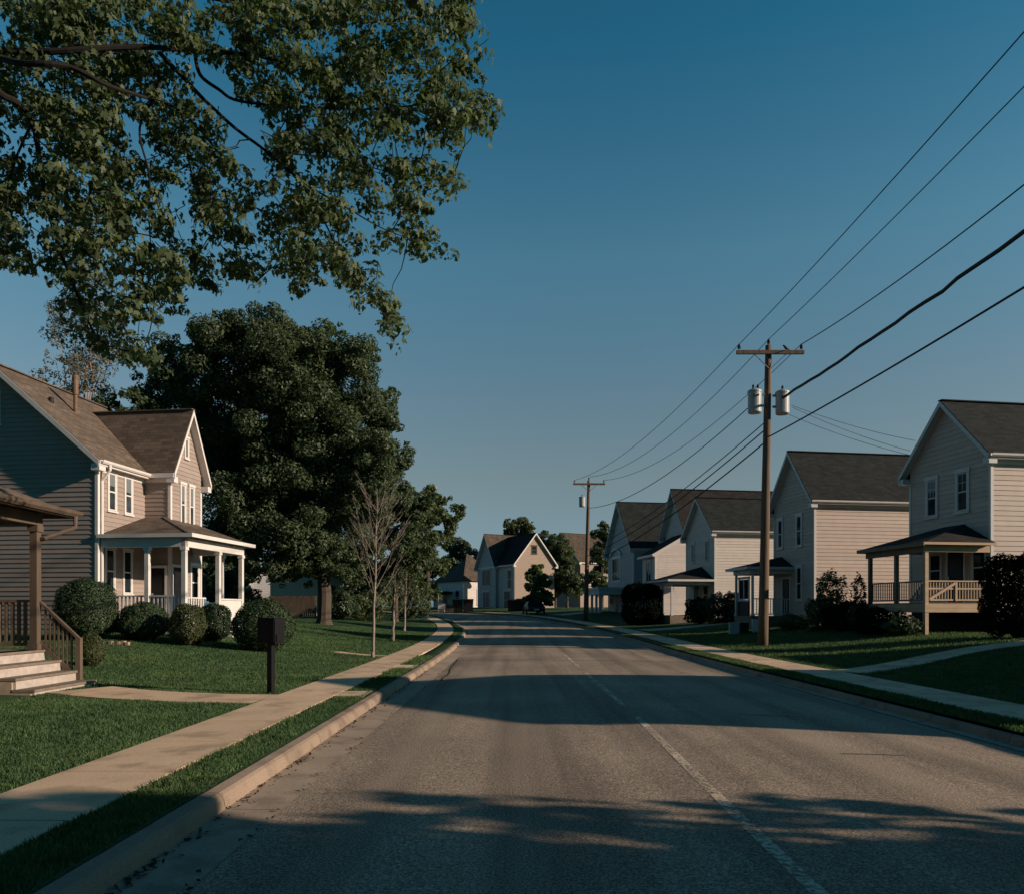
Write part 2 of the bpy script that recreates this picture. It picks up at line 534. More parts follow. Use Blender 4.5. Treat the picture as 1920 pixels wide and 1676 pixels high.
mb = MB(); ribbon(mb, [(-3.70, .006), (-4.16, .012)], gap=3.0); ribbon(mb, [(3.95, .006), (4.16, .012)], gap=3.0)
struct(mb.build("gutter", M['gutter']))
mb = MB()
ribbon(mb, [(4.13, -.05), (4.15, .07), (4.17, .10), (4.195, .115), (4.225, .118), (4.235, .10), (4.235, -.05)], gap=3.0, gapw=.012)
for sg in (-1,):
    ribbon(mb, [(sg * a, b) for a, b in ((4.14, -.05), (4.165, .08), (4.185, .118), (4.212, .138), (4.305, .150), (4.325, .145), (4.325, -.05))], gap=3.0, gapw=.012)
struct(mb.build("curb", M['curb']))
S30 = sta_at_y(-12)
for nm, a, b in (("sidewalk_left", -5.86, -4.87), ("sidewalk_right", 4.80, 5.98)):
    mb = MB()
    lo, hi = min(a, b), max(a, b)
    ribbon(mb, [(lo, .10), (lo, .168), (lo + .012, .175), (hi - .012, .172), (hi, .165), (hi, .10)], gap=1.55, gapw=.022)
    struct(mb.build(nm, M['concrete']))

# centre line, cracks
mb = MB()
for y0_, y1_ in ((-8, 11.05), (12.3, 19.0), (20.5, 27)):
    ys = np.arange(y0_, y1_ + .01, .5)
    xs = np.interp(ys, [-8, 4, 6, 10.6, 20, 27], [1.66, 1.69, 1.72, 1.83, 1.865, 1.85])
    for k in range(len(ys) - 1):
        mb.face([(xs[k] - .050, ys[k], float(elev(ys[k])) + .0492), (xs[k] + .050, ys[k], float(elev(ys[k])) + .0492),
                 (xs[k + 1] + .050, ys[k + 1], float(elev(ys[k + 1])) + .0492), (xs[k + 1] - .050, ys[k + 1], float(elev(ys[k + 1])) + .0492)])
struct(mb.build("road_marking", M['mark']))
mb = MB()
def road_z(d): return .045 * (1 - (d / 3.8) ** 2) + .004
def crack(pts, wd):
    for i in range(len(pts) - 1):
        (x0, y0), (x1, y1) = pts[i], pts[i + 1]
        L = math.hypot(x1 - x0, y1 - y0); px_, py_ = -(y1 - y0) / L * wd / 2, (x1 - x0) / L * wd / 2
        q = []
        for x, y in ((x0 + px_, y0 + py_), (x0 - px_, y0 - py_), (x1 - px_, y1 - py_), (x1 + px_, y1 + py_)):
            q.append((x, y, float(elev(y)) + road_z(x - 1.85)))
        mb.face(q)
def wander(x0, y0, x1, y1, n, amp):
    return [(x0 + (x1 - x0) * i / n + random.uniform(-amp, amp) * (abs(y1 - y0) > abs(x1 - x0)), y0 + (y1 - y0) * i / n + random.uniform(-amp, amp) * (abs(x1 - x0) >= abs(y1 - y0))) for i in range(n + 1)]
crack(wander(-1.8, 24.2, 5.5, 23.0, 18, .05), .05)
crack(wander(-1.8, 33, 5.4, 33.3, 14, .06), .05)
crack(wander(-1.6, 17, -1.75, 24.5, 10, .05), .04)
crack(wander(3.4, 11.3, 4.3, 11.1, 6, .02), .03)
crack(wander(3.6, 8.2, 4.3, 8.15, 6, .02), .02)
struct(mb.build("road_cracks", M['crack']))

# paths
def path(mb, pts, wd, lift=.03):
    pts = catmull([pts[0]] + pts + [pts[-1]], 8).tolist() + [list(pts[-1])]
    L = []; Rr = []
    for i, p in enumerate(pts):
        a = pts[max(i - 1, 0)]; b = pts[min(i + 1, len(pts) - 1)]
        dx, dy = b[0] - a[0], b[1] - a[1]; l = math.hypot(dx, dy)
        ww = wd if not hasattr(wd, '__len__') else np.interp(i / (len(pts) - 1), [0, 1], wd)
        for lst, sg in ((L, 1), (Rr, -1)):
            x = p[0] - dy / l * ww / 2 * sg; y = p[1] + dx / l * ww / 2 * sg
            lst.append((x, y, g1(x, y) + lift))
    for i in range(len(pts) - 1):
        mb.face([L[i], Rr[i], Rr[i + 1], L[i + 1]])
        for s_ in (L, Rr):
            a, b = s_[i], s_[i + 1]
            mb.face([a, b, (b[0], b[1], b[2] - .1), (a[0], a[1], a[2] - .1)])
for nm, pts, wd in (("front_path", [(-7.6, 13.15), (-6.6, 12.7), (-5.2, 12.35), (-4.01, 12.25)], (1.25, 1.15)),
                    ("verge_path", [(-3.01, 13.0), (-2.50, 13.0)], .8), ("verge_path", [(-3.01, 19.4), (-2.50, 19.4)], 1.1),
                    ("side_path", [(-5.9, 24.9), (-4.9, 24.2), (-4.01, 23.7)], .55),
                    ("house_path", [(7.85, 17.6), (10, 19.2), (13, 21.2), (17, 22.6), (20, 23.2)], 1.0),
                    ("driveway", [(7.7, 44.5), (10, 45.2), (14, 46.0), (20, 46.8)], 1.6),
                    ("driveway", [(4.2, 72), (9, 74.5), (16, 77)], 2.2)):
    mb = MB(); path(mb, pts, wd)
    struct(mb.build(nm, M['concrete']))

# ------------------------------------------------------------------ house kit
def clipz(poly, z, keep_above):
    out = []
    n = len(poly)
    for i in range(n):
        a, b = poly[i], poly[(i + 1) % n]
        ia = (a[1] >= z) == keep_above or a[1] == z; ib = (b[1] >= z) == keep_above or b[1] == z
        if ia: out.append(a)
        if ia != ib:
            t = (z - a[1]) / (b[1] - a[1]); out.append((a[0] + (b[0] - a[0]) * t, z))
    return out
def siding(mb, poly, mp, course=.19, lap=.022):
    z0 = min(p[1] for p in poly); z1 = max(p[1] for p in poly)
    k = 0
    while z0 + k * course < z1 - 1e-3:
        za, zb = z0 + k * course, min(z0 + (k + 1) * course, z1)
        q = clipz(clipz(poly, za + 1e-6, True), zb - 1e-6, False)
        q2 = []
        for p in q:
            if not q2 or abs(p[0] - q2[-1][0]) + abs(p[1] - q2[-1][1]) > 1e-4: q2.append(p)
        q = q2
        if len(q) >= 3:
            mb.face([mp(a, z, lap * (1 - (z - za) / course)) for a, z in q])
            xs = [a for a, z in q if abs(z - za) < 1e-3]
            if len(xs) >= 2:
                a0, a1 = min(xs), max(xs)
                mb.face([mp(a0, za, 0), mp(a1, za, 0), mp(a1, za, lap), mp(a0, za, lap)])
        k += 1

def block(root, x0, x1, y0, y1, zb, ze, zr, ax, wall_m, roof_m, trim_m, oe=.3, rk=.35, gable_lo=True, gable_hi=True, gutters=(), name='wall', thick=.10, course=.19, corners=True, walls=(1, 1, 1, 1)):
    """gabled block in the parent's local space; ax = direction of the ridge.
    maps (a along ridge, b across) -> xy"""
    if ax == 'X':
        A0, A1, B0, B1 = x0, x1, y0, y1
        mp3 = lambda a, b, z: (a, b, z)
    else:
        A0, A1, B0, B1 = y0, y1, x0, x1
        mp3 = lambda a, b, z: (b, a, z)
    mid = (B0 + B1) / 2; half = (B1 - B0) / 2; tn = (zr - ze) / half
    mb = MB()
    gp = [(B0, zb), (B1, zb), (B1, ze), (mid, zr), (B0, ze)]
    if walls[0]: siding(mb, gp, lambda a, z, o: mp3(A0 - o, a, z), course)
    if walls[1]: siding(mb, gp, lambda a, z, o: mp3(A1 + o, a, z), course)
    if walls[2]: siding(mb, [(A0, zb), (A1, zb), (A1, ze), (A0, ze)], lambda a, z, o: mp3(a, B0 - o, z), course)
    if walls[3]: siding(mb, [(A0, zb), (A1, zb), (A1, ze), (A0, ze)], lambda a, z, o: mp3(a, B1 + o, z), course)
    mb.build(name, wall_m, root)
    # roof slabs
    r0 = A0 - (rk if gable_lo else 0); r1 = A1 + (rk if gable_hi else 0)
    mb = MB()
    zt = thick
    for sg, B in ((-1, B0), (1, B1)):
        be = B + sg * oe; zE = ze - oe * tn
        v = [(r0, be, zE + .02), (r1, be, zE + .02), (r1, mid, zr + .02), (r0, mid, zr + .02)]
        top = [mp3(a, b, z + zt) for a, b, z in v]; bot = [mp3(a, b, z) for a, b, z in v]
        if (sg > 0) == (ax == 'X'): top = top[::-1]; bot = bot[::-1]
        mb.mesh(top + bot, [(0, 1, 2, 3), (7, 6, 5, 4), (0, 4, 5, 1), (1, 5, 6, 2), (2, 6, 7, 3), (3, 7, 4, 0)])
    # ridge cap
    mb.beam(mp3(r0, mid, zr + zt + .02), mp3(r1, mid, zr + zt + .02), .24, .04)
    mb.build('roof', roof_m, root, uv=True)
    # trim: rake boards, fascias, soffits, corner boards
    mb = MB()
    for flag, a in ((gable_lo, r0), (gable_hi, r1)):
        if not flag: continue
        for sg, B in ((-1, B0), (1, B1)):
            be = B + sg * (oe + .01); zE = ze - (oe + .01) * tn
            out = -.02 if a == r0 else .02
            h = .22
            v = [(a, be, zE - h + zt), (a, mid, zr - h + zt), (a, mid, zr + zt - .01), (a, be, zE + zt - .01)]
            mb.mesh([mp3(q[0] + out * .2, q[1], q[2]) for q in v] + [mp3(q[0] + out * 1.2, q[1], q[2]) for q in v],
                    [(0, 1, 2, 3), (7, 6, 5, 4), (0, 4, 5, 1), (1, 5, 6, 2), (2, 6, 7, 3), (3, 7, 4, 0)])
            # soffit under the rake
            s = [(a, be, zE - .01), (a, mid, zr - .01), ((A0 if a == r0 else A1), mid, zr - .01), ((A0 if a == r0 else A1), be, zE - .01)]
            mb.face([mp3(*q) for q in s])
            # eave return
            ra, rb = (a, A0) if a == r0 else (A1, a)
            b0_, b1_ = sorted((B, be))
            p = mp3(ra + .005, b0_, zE - .24); q = mp3(rb - .005, b1_, zE - .015)
            mb.box(min(p[0], q[0]), max(p[0], q[0]), min(p[1], q[1]), max(p[1], q[1]), p[2], q[2])
    for sg, B in ((-1, B0), (1, B1)):
        be = B + sg * oe; zE = ze - oe * tn
        lo, hi = sorted((be, be + sg * .03))
        p = mp3(r0 + .02, lo, zE - .08); q = mp3(r1 - .02, hi, zE + zt - .015)
        mb.box(min(p[0], q[0]), max(p[0], q[0]), min(p[1], q[1]), max(p[1], q[1]), p[2], q[2])
        mb.face([mp3(A0, B, zE - .06), mp3(A1, B, zE - .06), mp3(A1, be, zE - .06), mp3(A0, be, zE - .06)])
        # frieze
        lo, hi = sorted((B + sg * .004, B + sg * .035))
        p = mp3(A0, lo, zE - .22); q = mp3(A1, hi, zE - .062)
        mb.box(min(p[0], q[0]), max(p[0], q[0]), min(p[1], q[1]), max(p[1], q[1]), p[2], q[2])
    mb.build('trim', trim_m, root)
    if corners:
        for a, sa in ((A0, -1), (A1, 1)):
            for b, sb in ((B0, -1), (B1, 1)):
                mb = MB()
                p = mp3(a + sa * .035, b + sb * .035, zb); q = mp3(a - sa * .08, b - sb * .08, ze - .25 * tn)
                mb.box(min(p[0], q[0]), max(p[0], q[0]), min(p[1], q[1]), max(p[1], q[1]), zb + .02, ze - .3 * tn - .2)
                mb.build('corner_board', trim_m, root)
    for gtr in gutters:
        sg, B = (-1, B0) if gtr < 0 else (1, B1)
        be = B + sg * (oe + .032); zE = ze - oe * tn
        mb = MB()
        prof = [(0, .10), (0, -.01), (.06, -.02), (.11, .03), (.125, .10), (.11, .10), (.095, .045), (.06, .0), (.015, .01), (.015, .10)]
        vs = [mp3(a, be + sg * b, zE + z) for a in (r0 + .04, r1 - .04) for b, z in prof]
        n = len(prof)
        mb.mesh(vs, [(k, (k + 1) % n, n + (k + 1) % n, n + k) for k in range(n)] + [tuple(range(n)), tuple(range(n, 2 * n))])
        mb.build('gutter', M['white'], root)
        # downspout at the low end
        aa = A0 + .12 if abs(gtr) == 1 else A1 - .12
        mb = MB()
        mb.tube([mp3(aa, be + sg * .06, zE + .0), mp3(aa, be + sg * .06, zE - .18), mp3(aa, B + sg * .09, zE - .55), mp3(aa, B + sg * .09, zb + .15)], .045, 8)
        mb.build('downspout', M['white'], root)

def window(root, plane, a, z0, z1, wd, off, trim_m=None, sash=True, glass=None, grid=0, nm='window', trimw=.09, out=1, mull=0):
    """plane 'x': wall x=off, outward = out*x ; 'y': wall y=off, outward=out*y"""
    trim_m = trim_m or M['white']
    def bx(mb, a0, a1, zz0, zz1, o0, o1):
        lo, hi = sorted((off + out * o0, off + out * o1))
        if plane == 'x': mb.box(lo, hi, a0, a1, zz0, zz1)
        else: mb.box(a0, a1, lo, hi, zz0, zz1)
    h = wd / 2
    mb = MB()
    t = trimw
    bx(mb, a - h - t, a - h, z0 - .02, z1 + .02, .0, .055); bx(mb, a + h, a + h + t, z0 - .02, z1 + .02, .0, .055)
    bx(mb, a - h - t - .03, a + h + t + .03, z1 + .02, z1 + .02 + t * 1.4, .0, .07)
    bx(mb, a - h - t - .03, a + h + t + .03, z0 - .02 - t * .8, z0 - .02, .0, .085)
    s = .035
    for q0, q1 in ((a - h, a - h + s), (a + h - s, a + h)): bx(mb, q0, q1, z0, z1, .0, .042)
    bx(mb, a - h + s, a + h - s, z1 - s, z1, .0, .042); bx(mb, a - h + s, a + h - s, z0, z0 + s * 1.3, .0, .042)
    zm = (z0 + z1) / 2
    if sash: bx(mb, a - h + s, a + h - s, zm - .025, zm + .025, .0, .045)
    for k in range(mull):
        q = a - h + wd * (k + 1) / (mull + 1)
        bx(mb, q - .04, q + .04, z0 + s, z1 - s, 0, .05)
    if grid:
        for k in range(1, grid + 1):
            q = a - h + wd * k / (grid + 1); bx(mb, q - .01, q + .01, zm + .025, z1 - s, 0, .036)
        q = (zm + z1) / 2; bx(mb, a - h + s, a + h - s, q - .01, q + .01, 0, .038)
    o = mb.build(nm, trim_m, root)
    mb = MB(); bx(mb, a - h + .012, a + h - .012, z0 + .012, z1 - .012, .008, .030)
    mb.build('pane', glass or M['glass'], o)
    if glass is M['glass2']:
        mb = MB(); bx(mb, a - h + s, a + h - s, zm + .03 + (z1 - zm) * random.uniform(0, .35), z1 - s, .0302, .034)
        mb.build('blind', M['blind'], o)
    return o

def door(root, plane, a, z0, z1, wd, off, out=1, col=None):
    def bx(mb, a0, a1, zz0, zz1, o0, o1):
        lo, hi = sorted((off + out * o0, off + out * o1))
        if plane == 'x': mb.box(lo, hi, a0, a1, zz0, zz1)
        else: mb.box(a0, a1, lo, hi, zz0, zz1)
    h = wd / 2
    mb = MB(); bx(mb, a - h, a + h, z0, z1, .0, .035)
    for k in (.12, .55):
        bx(mb, a - h + .1, a + h - .1, z0 + (z1 - z0) * k, z0 + (z1 - z0) * (k + .36), .035, .05)
    o = mb.build('door', col or M['dark'], root)
    mb = MB(); bx(mb, a - h - .1, a - h, z0, z1 + .1, 0, .06); bx(mb, a + h, a + h + .1, z0, z1 + .1, 0, .06); bx(mb, a - h, a + h, z1, z1 + .1, 0, .06)
    mb.build('door_frame', M['white'], o)
    mb = MB(); bx(mb, a + h - .12, a + h - .07, z0 + .95, z0 + 1.07, .035, .09)
    mb.build('handle', M['steel'], o)

def rail(root, p0, p1, z0, z1, m, bw=.035, gap=.125, nm='railing', top=.09, mid=None):
    mb = MB()
    a = Vector((p0[0], p0[1], 0)); b = Vector((p1[0], p1[1], 0)); L = (b - a).length
    mb.beam((*p0, z1 - .03), (*p1, z1 - .03), top, .05)
    mb.beam((*p0, z0 + .10), (*p1, z0 + .10), .05, .06)
    if mid: mb.beam((*p0, mid), (*p1, mid), .05, .06)
    n = int(L / gap)
    for k in range(1, n):
        q = a + (b - a) * k / n
        mb.beam((q.x, q.y, z0 + .131), (q.x, q.y, z1 - .056), bw, bw)
    mb.build(nm, m, root)

def post(root, x, y, z0, z1, wd, m, cap=True, nm='post'):
    mb = MB(); h = wd / 2
    mb.box(x - h, x + h, y - h, y + h, z0, z1)
    if cap:
        mb.box(x - h - .03, x + h + .03, y - h - .03, y + h + .03, z1 - .12, z1 - .002)
        mb.box(x - h - .03, x + h + .03, y - h - .03, y + h + .03, z0 + .002, z0 + .12)
    return mb.build(nm, m, root)

def hip_porch_roof(root, x0, x1, sg, depth, ze, zt, roof_m, trim_m, o=.3, inset=None, nm='porch_roof'):
    """lean-on hip roof: wall at y=0, outwards sg*y"""
    X0, X1, Y = x0 - o, x1 + o, sg * (depth + o)
    ins = inset if inset is not None else (depth + o) * .75
    ins = min(ins, (X1 - X0) / 2 - .05)
    a = (X0, sg * .01, ze); b = (X0, Y, ze); c = (X1, Y, ze); d = (X1, sg * .01, ze)
    e = (X0 + ins, sg * .01, zt); f = (X1 - ins, sg * .01, zt)
    mb = MB()
    fs = [[a, b, e], [b, c, f, e], [c, d, f]]
    for q in fs:
        mb.face(q if sg < 0 else q[::-1])
    mb.face([(p[0], p[1], p[2] - .02) for p in (a, b, c, d)])
    mb.build(nm, roof_m, root, uv=True)
    mb = MB()
    for p, q in ((a, b), (b, c), (c, d)):
        mb.beam((p[0], p[1], ze - .06), (q[0], q[1], ze - .06), .05, .14)
    # beam over the posts
    i = .12
    for p, q in (((x0 + i, 0), (x0 + i, sg * (depth - i))), ((x0 + i, sg * (depth - i)), (x1 - i, sg * (depth - i))), ((x1 - i, sg * (depth - i)), (x1 - i, 0))):
        mb.beam((*p, ze - .24), (*q, ze - .24), .16, .22)
    mb.build('porch_beam', trim_m, root)

def head(d): return math.atan2(d[1], d[0])
HD = (-.15, .989)
def sink(x, y, k=.06): return g1(x, y) - k

# ------------------------------------------------------------------ right-hand houses
def right_house(x, y, W, D, ze_eye, zr_eye, wall, roof, label, group="two storey gabled houses along the street", oe=.3, rk=.35, hd=HD, zf=0):
    n = math.hypot(*hd); hd = (hd[0] / n, hd[1] / n)
    zb = sink(x - .3, y + 1)
    r = empty("house", (x, y, zb), head(hd), label, "house", group)
    ze, zr = ze_eye + EYE - zb, zr_eye + EYE - zb
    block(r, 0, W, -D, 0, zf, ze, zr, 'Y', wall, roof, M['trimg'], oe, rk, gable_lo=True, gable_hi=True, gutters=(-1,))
    mb = MB(); mb.box(.03, W - .03, -D + .03, -.03, -.5, zf + .18); mb.build('foundation', M['dark'], r)  # near-black colour stands in for the shade under the lumber porch
    return r, ze, zr, zb

# house with the lumber deck, far right
r, ze, zr, zb = right_house(17.96, 28.0, 4.46, 11, 6.05, 8.37, M['sid_1'], M['roof_r'], "tan two storey house with a raised lumber porch at the right edge", zf=.85)
e2 = EYE - zb
for s_, gl in ((1.4, M['glass']), (3.11, M['glass2'])):
    window(r, 'y', s_, 3.95 + e2, 5.42 + e2, .5, 0, M['trimg'], grid=1 if s_ < 2 else 2, glass=gl, trimw=.12)
fl = 1.92 - zb
for s_, kind in ((.55, 'w'), (1.75, 'd'), (2.9, 'w')):
    if kind == 'd': door(r, 'y', s_, fl, fl + 2.05, .85, 0)
    else: window(r, 'y', s_, fl + .7, fl + 2.0, .6, 0, M['trimg'])
DX1, DEP = 3.42, 2.72
mb = MB()
for k in range(19):
    y0_ = .02 + k * .142; mb.box(.02, DX1, y0_, y0_ + .136, fl - .04, fl)
mb.build('deck_floor', M['deckdark'], r)
mb = MB()
for z0_, z1_ in ((fl - .20, fl - .045), (fl - .36, fl - .205)):
    mb.box(-.02, .02, .02, DEP + .02, z0_, z1_)
    mb.box(.02, DX1, DEP - .02, DEP + .02, z0_, z1_)
    mb.box(DX1, DX1 + .04, .02, DEP + .02, z0_, z1_)
mb.build('deck_fascia', M['newwood'], r)
zE_ = 4.12 - zb
for (px_, py_) in ((.07, DEP - .07), (DX1 * .5, DEP - .07), (DX1 - .07, DEP - .07)):
    post(r, px_, py_, -.4, zE_ - .1, .14 if px_ < 1 else .13, M['newwood'] if px_ < 1 else M['deckdark'], cap=False)  # street-side posts, rails and beams darker: their shade put into the lumber colour
rail(r, (.07, .05), (.07, DEP - .15), fl, 2.75 - zb, M['newwood'], .03, .115, mid=fl + .52)
rail(r, (.15, DEP - .07), (DX1 * .5 - .07, DEP - .07), fl, 2.75 - zb, M['deckdark'], .03, .115)
rail(r, (DX1 * .5 + .07, DEP - .07), (DX1 - .14, DEP - .07), fl, 2.75 - zb, M['deckdark'], .03, .115)
mb = MB(); mb.beam((.03, DEP - .2, fl + .12), (.03, DEP - 1.25, fl + .72), .03, .10); mb.beam((.03, DEP - 1.3, fl + .06), (.03, DEP - 1.3, fl + .76), .03, .09, up=(0, 1, 0))
mb.build('brace', M['newwood'], r)
mb = MB()   # porch roof: hip leaning on the gable wall
X0, X1, Y1, zt_ = -.30, DX1 + .30, DEP + .28, 5.02 - zb
a, b, c, d = (X0, .01, zE_), (X0, Y1, zE_), (X1, Y1, zE_), (X1, .01, zE_)
e, f = (1.35, .01, zt_), (2.4, .01, zt_)
for q in ([b, a, e], [c, b, e, f], [d, c, f]): mb.face(q)
mb.face([(p[0], p[1], p[2] - .02) for p in (a, b, c, d)])
mb.build('porch_roof', M['roof_b'], r, uv=True)
mb = MB()
mb.beam((X0 + .02, .02, zE_ - .03), (X0 + .02, Y1, zE_ - .03), .05, .09)
mb.beam((.0, .02, zE_ - .20), (.0, DEP + .05, zE_ - .20), .05, .24)
mb.build('porch_beam', M['newwood'], r)
mb = MB()
mb.beam((X0, Y1, zE_ - .05), (X1, Y1, zE_ - .05), .05, .14)
mb.beam((.03, DEP - .0, zE_ - .22), (X1 - .2, DEP - .0, zE_ - .22), .06, .26)
mb.beam((X1, .02, zE_ - .05), (X1, Y1, zE_ - .05), .05, .14)
mb.build('porch_beam', M['deckdark'], r)

# house with the small porch behind the pole
r, ze, zr, zb = right_house(15.39, 38.0, 4.1, 12, 5.87, 8.43, M['sid_2'], M['roof_r'], "beige two storey house behind the near utility pole")
e2 = EYE - zb
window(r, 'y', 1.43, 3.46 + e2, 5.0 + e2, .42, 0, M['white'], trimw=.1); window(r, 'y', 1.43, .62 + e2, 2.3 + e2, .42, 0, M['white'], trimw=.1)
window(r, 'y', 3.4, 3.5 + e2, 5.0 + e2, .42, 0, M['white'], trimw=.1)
fl = .55
mb = MB(); mb.box(2.25, 4.3, .03, 2.3, -.3, fl); mb.build('porch_floor', M['deckdark'], r)
hip_porch_roof(r, 2.2, 4.4, 1, 2.4, 2.36 + e2 - .0, 3.0 + e2, M['roof_b'], M['trimg'], .25)
for px_, py_ in ((2.3, 2.2), (4.25, 2.2)): post(r, px_, py_, fl, 2.2 + e2, .11, M['trimg'])
rail(r, (2.3, .1), (2.3, 2.1), fl, fl + .95, M['trimg'])
mb = MB(); mb.box(2.9, 4.2, 2.05, 2.14, fl, fl + .8); mb.build('porch_panel', M['dark'], r)
window(r, 'y', 3.55, fl + .9, fl + 2.0, 1.1, 2.05, M['trimg'], sash=False, mull=1)
door(r, 'y', 2.75, fl, fl + 2.0, .75, 0)
mb = MB(); mb.lathe([(.0, -.02), (.19, -.02), (.19, .02), (.0, .02)], 20)
pl = mb.build('plaque', M['green'], r); pl.location = (-.06, -.45, .95 + e2 - .3); pl.rotation_euler = (0, R(90), 0)

# third house
r, ze, zr, zb = right_house(13.57, 50.0, 4.96, 10, 5.53, 7.86, M['sid_3'], M['roof_r'], "cream two storey house beside the dark clipped hedge")
e2 = EYE - zb
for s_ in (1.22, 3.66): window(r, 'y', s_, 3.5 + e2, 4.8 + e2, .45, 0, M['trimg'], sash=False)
hip_porch_roof(r, .25, 4.2, 1, 3.0, 2.12 + e2, 3.1 + e2, M['roof_b'], M['trimg'], .3)
mb = MB(); mb.box(.3, 4.2, .03, 3.0, -.3, .35); mb.build('porch_floor', M['deckdark'], r)
for px_ in (.4, 2.2, 4.1): post(r, px_, 2.85, .35, 2.0 + e2, .13, M['trimg'])
door(r, 'y', 3.0, .35, 2.4, .85, 0); window(r, 'y', 1.4, 1.1, 2.4, .8, 0, M['trimg'])

# fourth house with the low front wing
r, ze, zr, zb = right_house(14.0, 59.5, 5.0, 11, 6.6, 10.0, M['sid_4'], M['roof_b'], "pale house with a steep black roof and a low front wing", oe=.35, rk=.5)
e2 = EYE - zb
mb = MB()
siding(mb, [(0, 0), (2.69, 0), (2.69, 4.56 + e2), (0, 6.1 + e2)], lambda a, z, o: (0 - o, a, z))
siding(mb, [(0, 0), (2.69, 0), (2.69, 4.56 + e2), (0, 6.1 + e2)], lambda a, z, o: (3.1 + o, a, z))
siding(mb, [(0, 0), (3.1, 0), (3.1, 4.56 + e2), (0, 4.56 + e2)], lambda a, z, o: (a, 2.69 + o, z))
mb.build('front_wing', M['sid_4'], r)
mb = MB()
k = .573
v = [(-.3, 0, 6.1 + e2 + .05), (3.4, 0, 6.1 + e2 + .05), (3.4, 3.0, 6.1 - 3.0 * k + e2 + .05), (-.3, 3.0, 6.1 - 3.0 * k + e2 + .05)]
mb.mesh(v + [(p[0], p[1], p[2] + .12) for p in v], [(0, 1, 2, 3), (7, 6, 5, 4), (0, 4, 5, 1), (1, 5, 6, 2), (2, 6, 7, 3), (3, 7, 4, 0)])
mb.build('wing_roof', M['roof_b'], r, uv=True)
mb = MB(); mb.beam((-.31, 0, 6.1 + e2), (-.31, 3.02, 6.1 - 3.02 * k + e2), .04, .22); mb.beam((-.3, 3.03, 6.1 - 3.0 * k + e2 + .02), (3.4, 3.03, 6.1 - 3.0 * k + e2 + .02), .05, .2)
mb.box(-.03, .06, 2.62, 2.73, 0, 4.4 + e2)
mb.build('wing_trim', M['white'], r)
window(r, 'y', 1.5, 2.3 + e2, 4.0 + e2, 1.1, 2.70, M['trimg'], sash=False, mull=1)

# fifth house
r, ze, zr, zb = right_house(10.75, 66.0, 8.0, 10, 5.75, 10.1, M['sid_5'], M['roof_r'], "grey house with a triple window above a flat columned porch", rk=.4)
e2 = EYE - zb
window(r, 'y', 5.2, 2.9 + e2, 5.0 + e2, 2.6, 0, M['trimg'], sash=False, mull=2, trimw=.16)
mb = MB()
pts = [(3.4 + 3.6 * k / 12, 5.3 + e2 + .6 * math.sin(math.pi * k / 12)) for k in range(13)]
for i in range(12): mb.beam((pts[i][0], .10, pts[i][1]), (pts[i + 1][0], .10, pts[i + 1][1]), .20, .16)
mb.build('window_arch', M['trimg'], r)
mb = MB(); mb.box(3.0, 8.2, .03, 2.4, 2.0 + e2, 2.22 + e2); mb.box(3.1, 8.1, .03, 2.3, 1.55 + e2, 1.998 + e2); mb.build('porch_roof', M['trimg'], r)
for px_ in (3.3, 4.6, 6.2, 7.9): post(r, px_, 2.15, .1, 1.55 + e2, .2, M['trimg'])
door(r, 'y', 5.0, .15, 2.2, .9, 0); window(r, 'y', 6.8, .9, 2.2, .9, 0, M['trimg'])

# house beyond the right edge of the picture, whose shadow crosses the road
r, ze, zr, zb = right_house(15.6, 7.0, 7.2, 9, 3.55, 5.0, M['sid_2'], M['roof_r'], "two storey house out of view beside the camera on the right", hd=(0, 1))
for s_ in (2, 5.2): window(r, 'y', s_, 2.6, 3.8, .7, 0)

gz_ = sink(21, 17)  # added unseen building, placed only for its shadow on the right lawn
r = empty("shade_garage", (19.0, 14.4, gz_), R(90), "low garage added out of view to shade the right lawn", "shade_garage")
block(r, 0, 5.6, -6, 0, 0, 2.5, 4.0, 'X', M['sid_2'], M['roof_r'], M['trimg'], .3, .3)
mb = MB(); mb.box(1.2, 4.4, .03, .08, 0, 2.1)
for k in range(4): mb.box(1.25, 4.35, .08, .10, .08 + k * .52, .54 + k * .52)
mb.build('shade_garage_door', M['white'], r)

# ------------------------------------------------------------------ left gabled house
hd = (.125, .992)
lx, ly = -14.43, 26.0
zb = .80
r = empty("house", (lx, ly, zb), head(hd), "taupe gabled house with a white wraparound porch on the left", "house", "two storey gabled houses along the street")
block(r, 0, 5.3, 0, 7.58, -.3, 6.16, 9.39, 'X', M['sid_l'], M['roof_l'], M['white'], .3, .34, gutters=(-1,), course=.165)
block(r, 2.68, 4.84, -1.045, 2.9, -.3, 6.45, 8.64, 'Y', M['sid_l'], M['roof_l'], M['white'], .25, .32, gable_hi=False, course=.165, walls=(1, 0, 1, 1), name='wing_wall')
for s_ in (.73, 1.655): window(r, 'y', s_, 4.4, 5.72, .36, 0, out=-1, glass=M['glass2'], trimw=.07)
for s_ in (.62, 1.60): window(r, 'y', s_, 1.45, 3.0, .42, 0, out=-1, trimw=.07)
for s_ in (3.50, 4.12): window(r, 'y', s_, 4.2, 5.75, .26, -1.045, out=-1, trimw=.07, glass=M['glass2'])
window(r, 'y', 3.76, 6.85, 7.6, .18, -1.045, out=-1, trimw=.06, sash=False)
window(r, 'x', 4.10, 7.45, 8.45, .6, 0, out=-1, grid=1, glass=M['glass2'])
door(r, 'y', 3.15, .42, 2.5, .7, -1.045, out=-1); window(r, 'y', 4.35, 1.3, 2.6, .5, -1.045, out=-1)
door(r, 'x', -.55, .42, 2.45, .6, 2.68, out=-1)
EA, SL = 3.45, .35
def pl_(s, t): return (s, -t)
mb = MB()
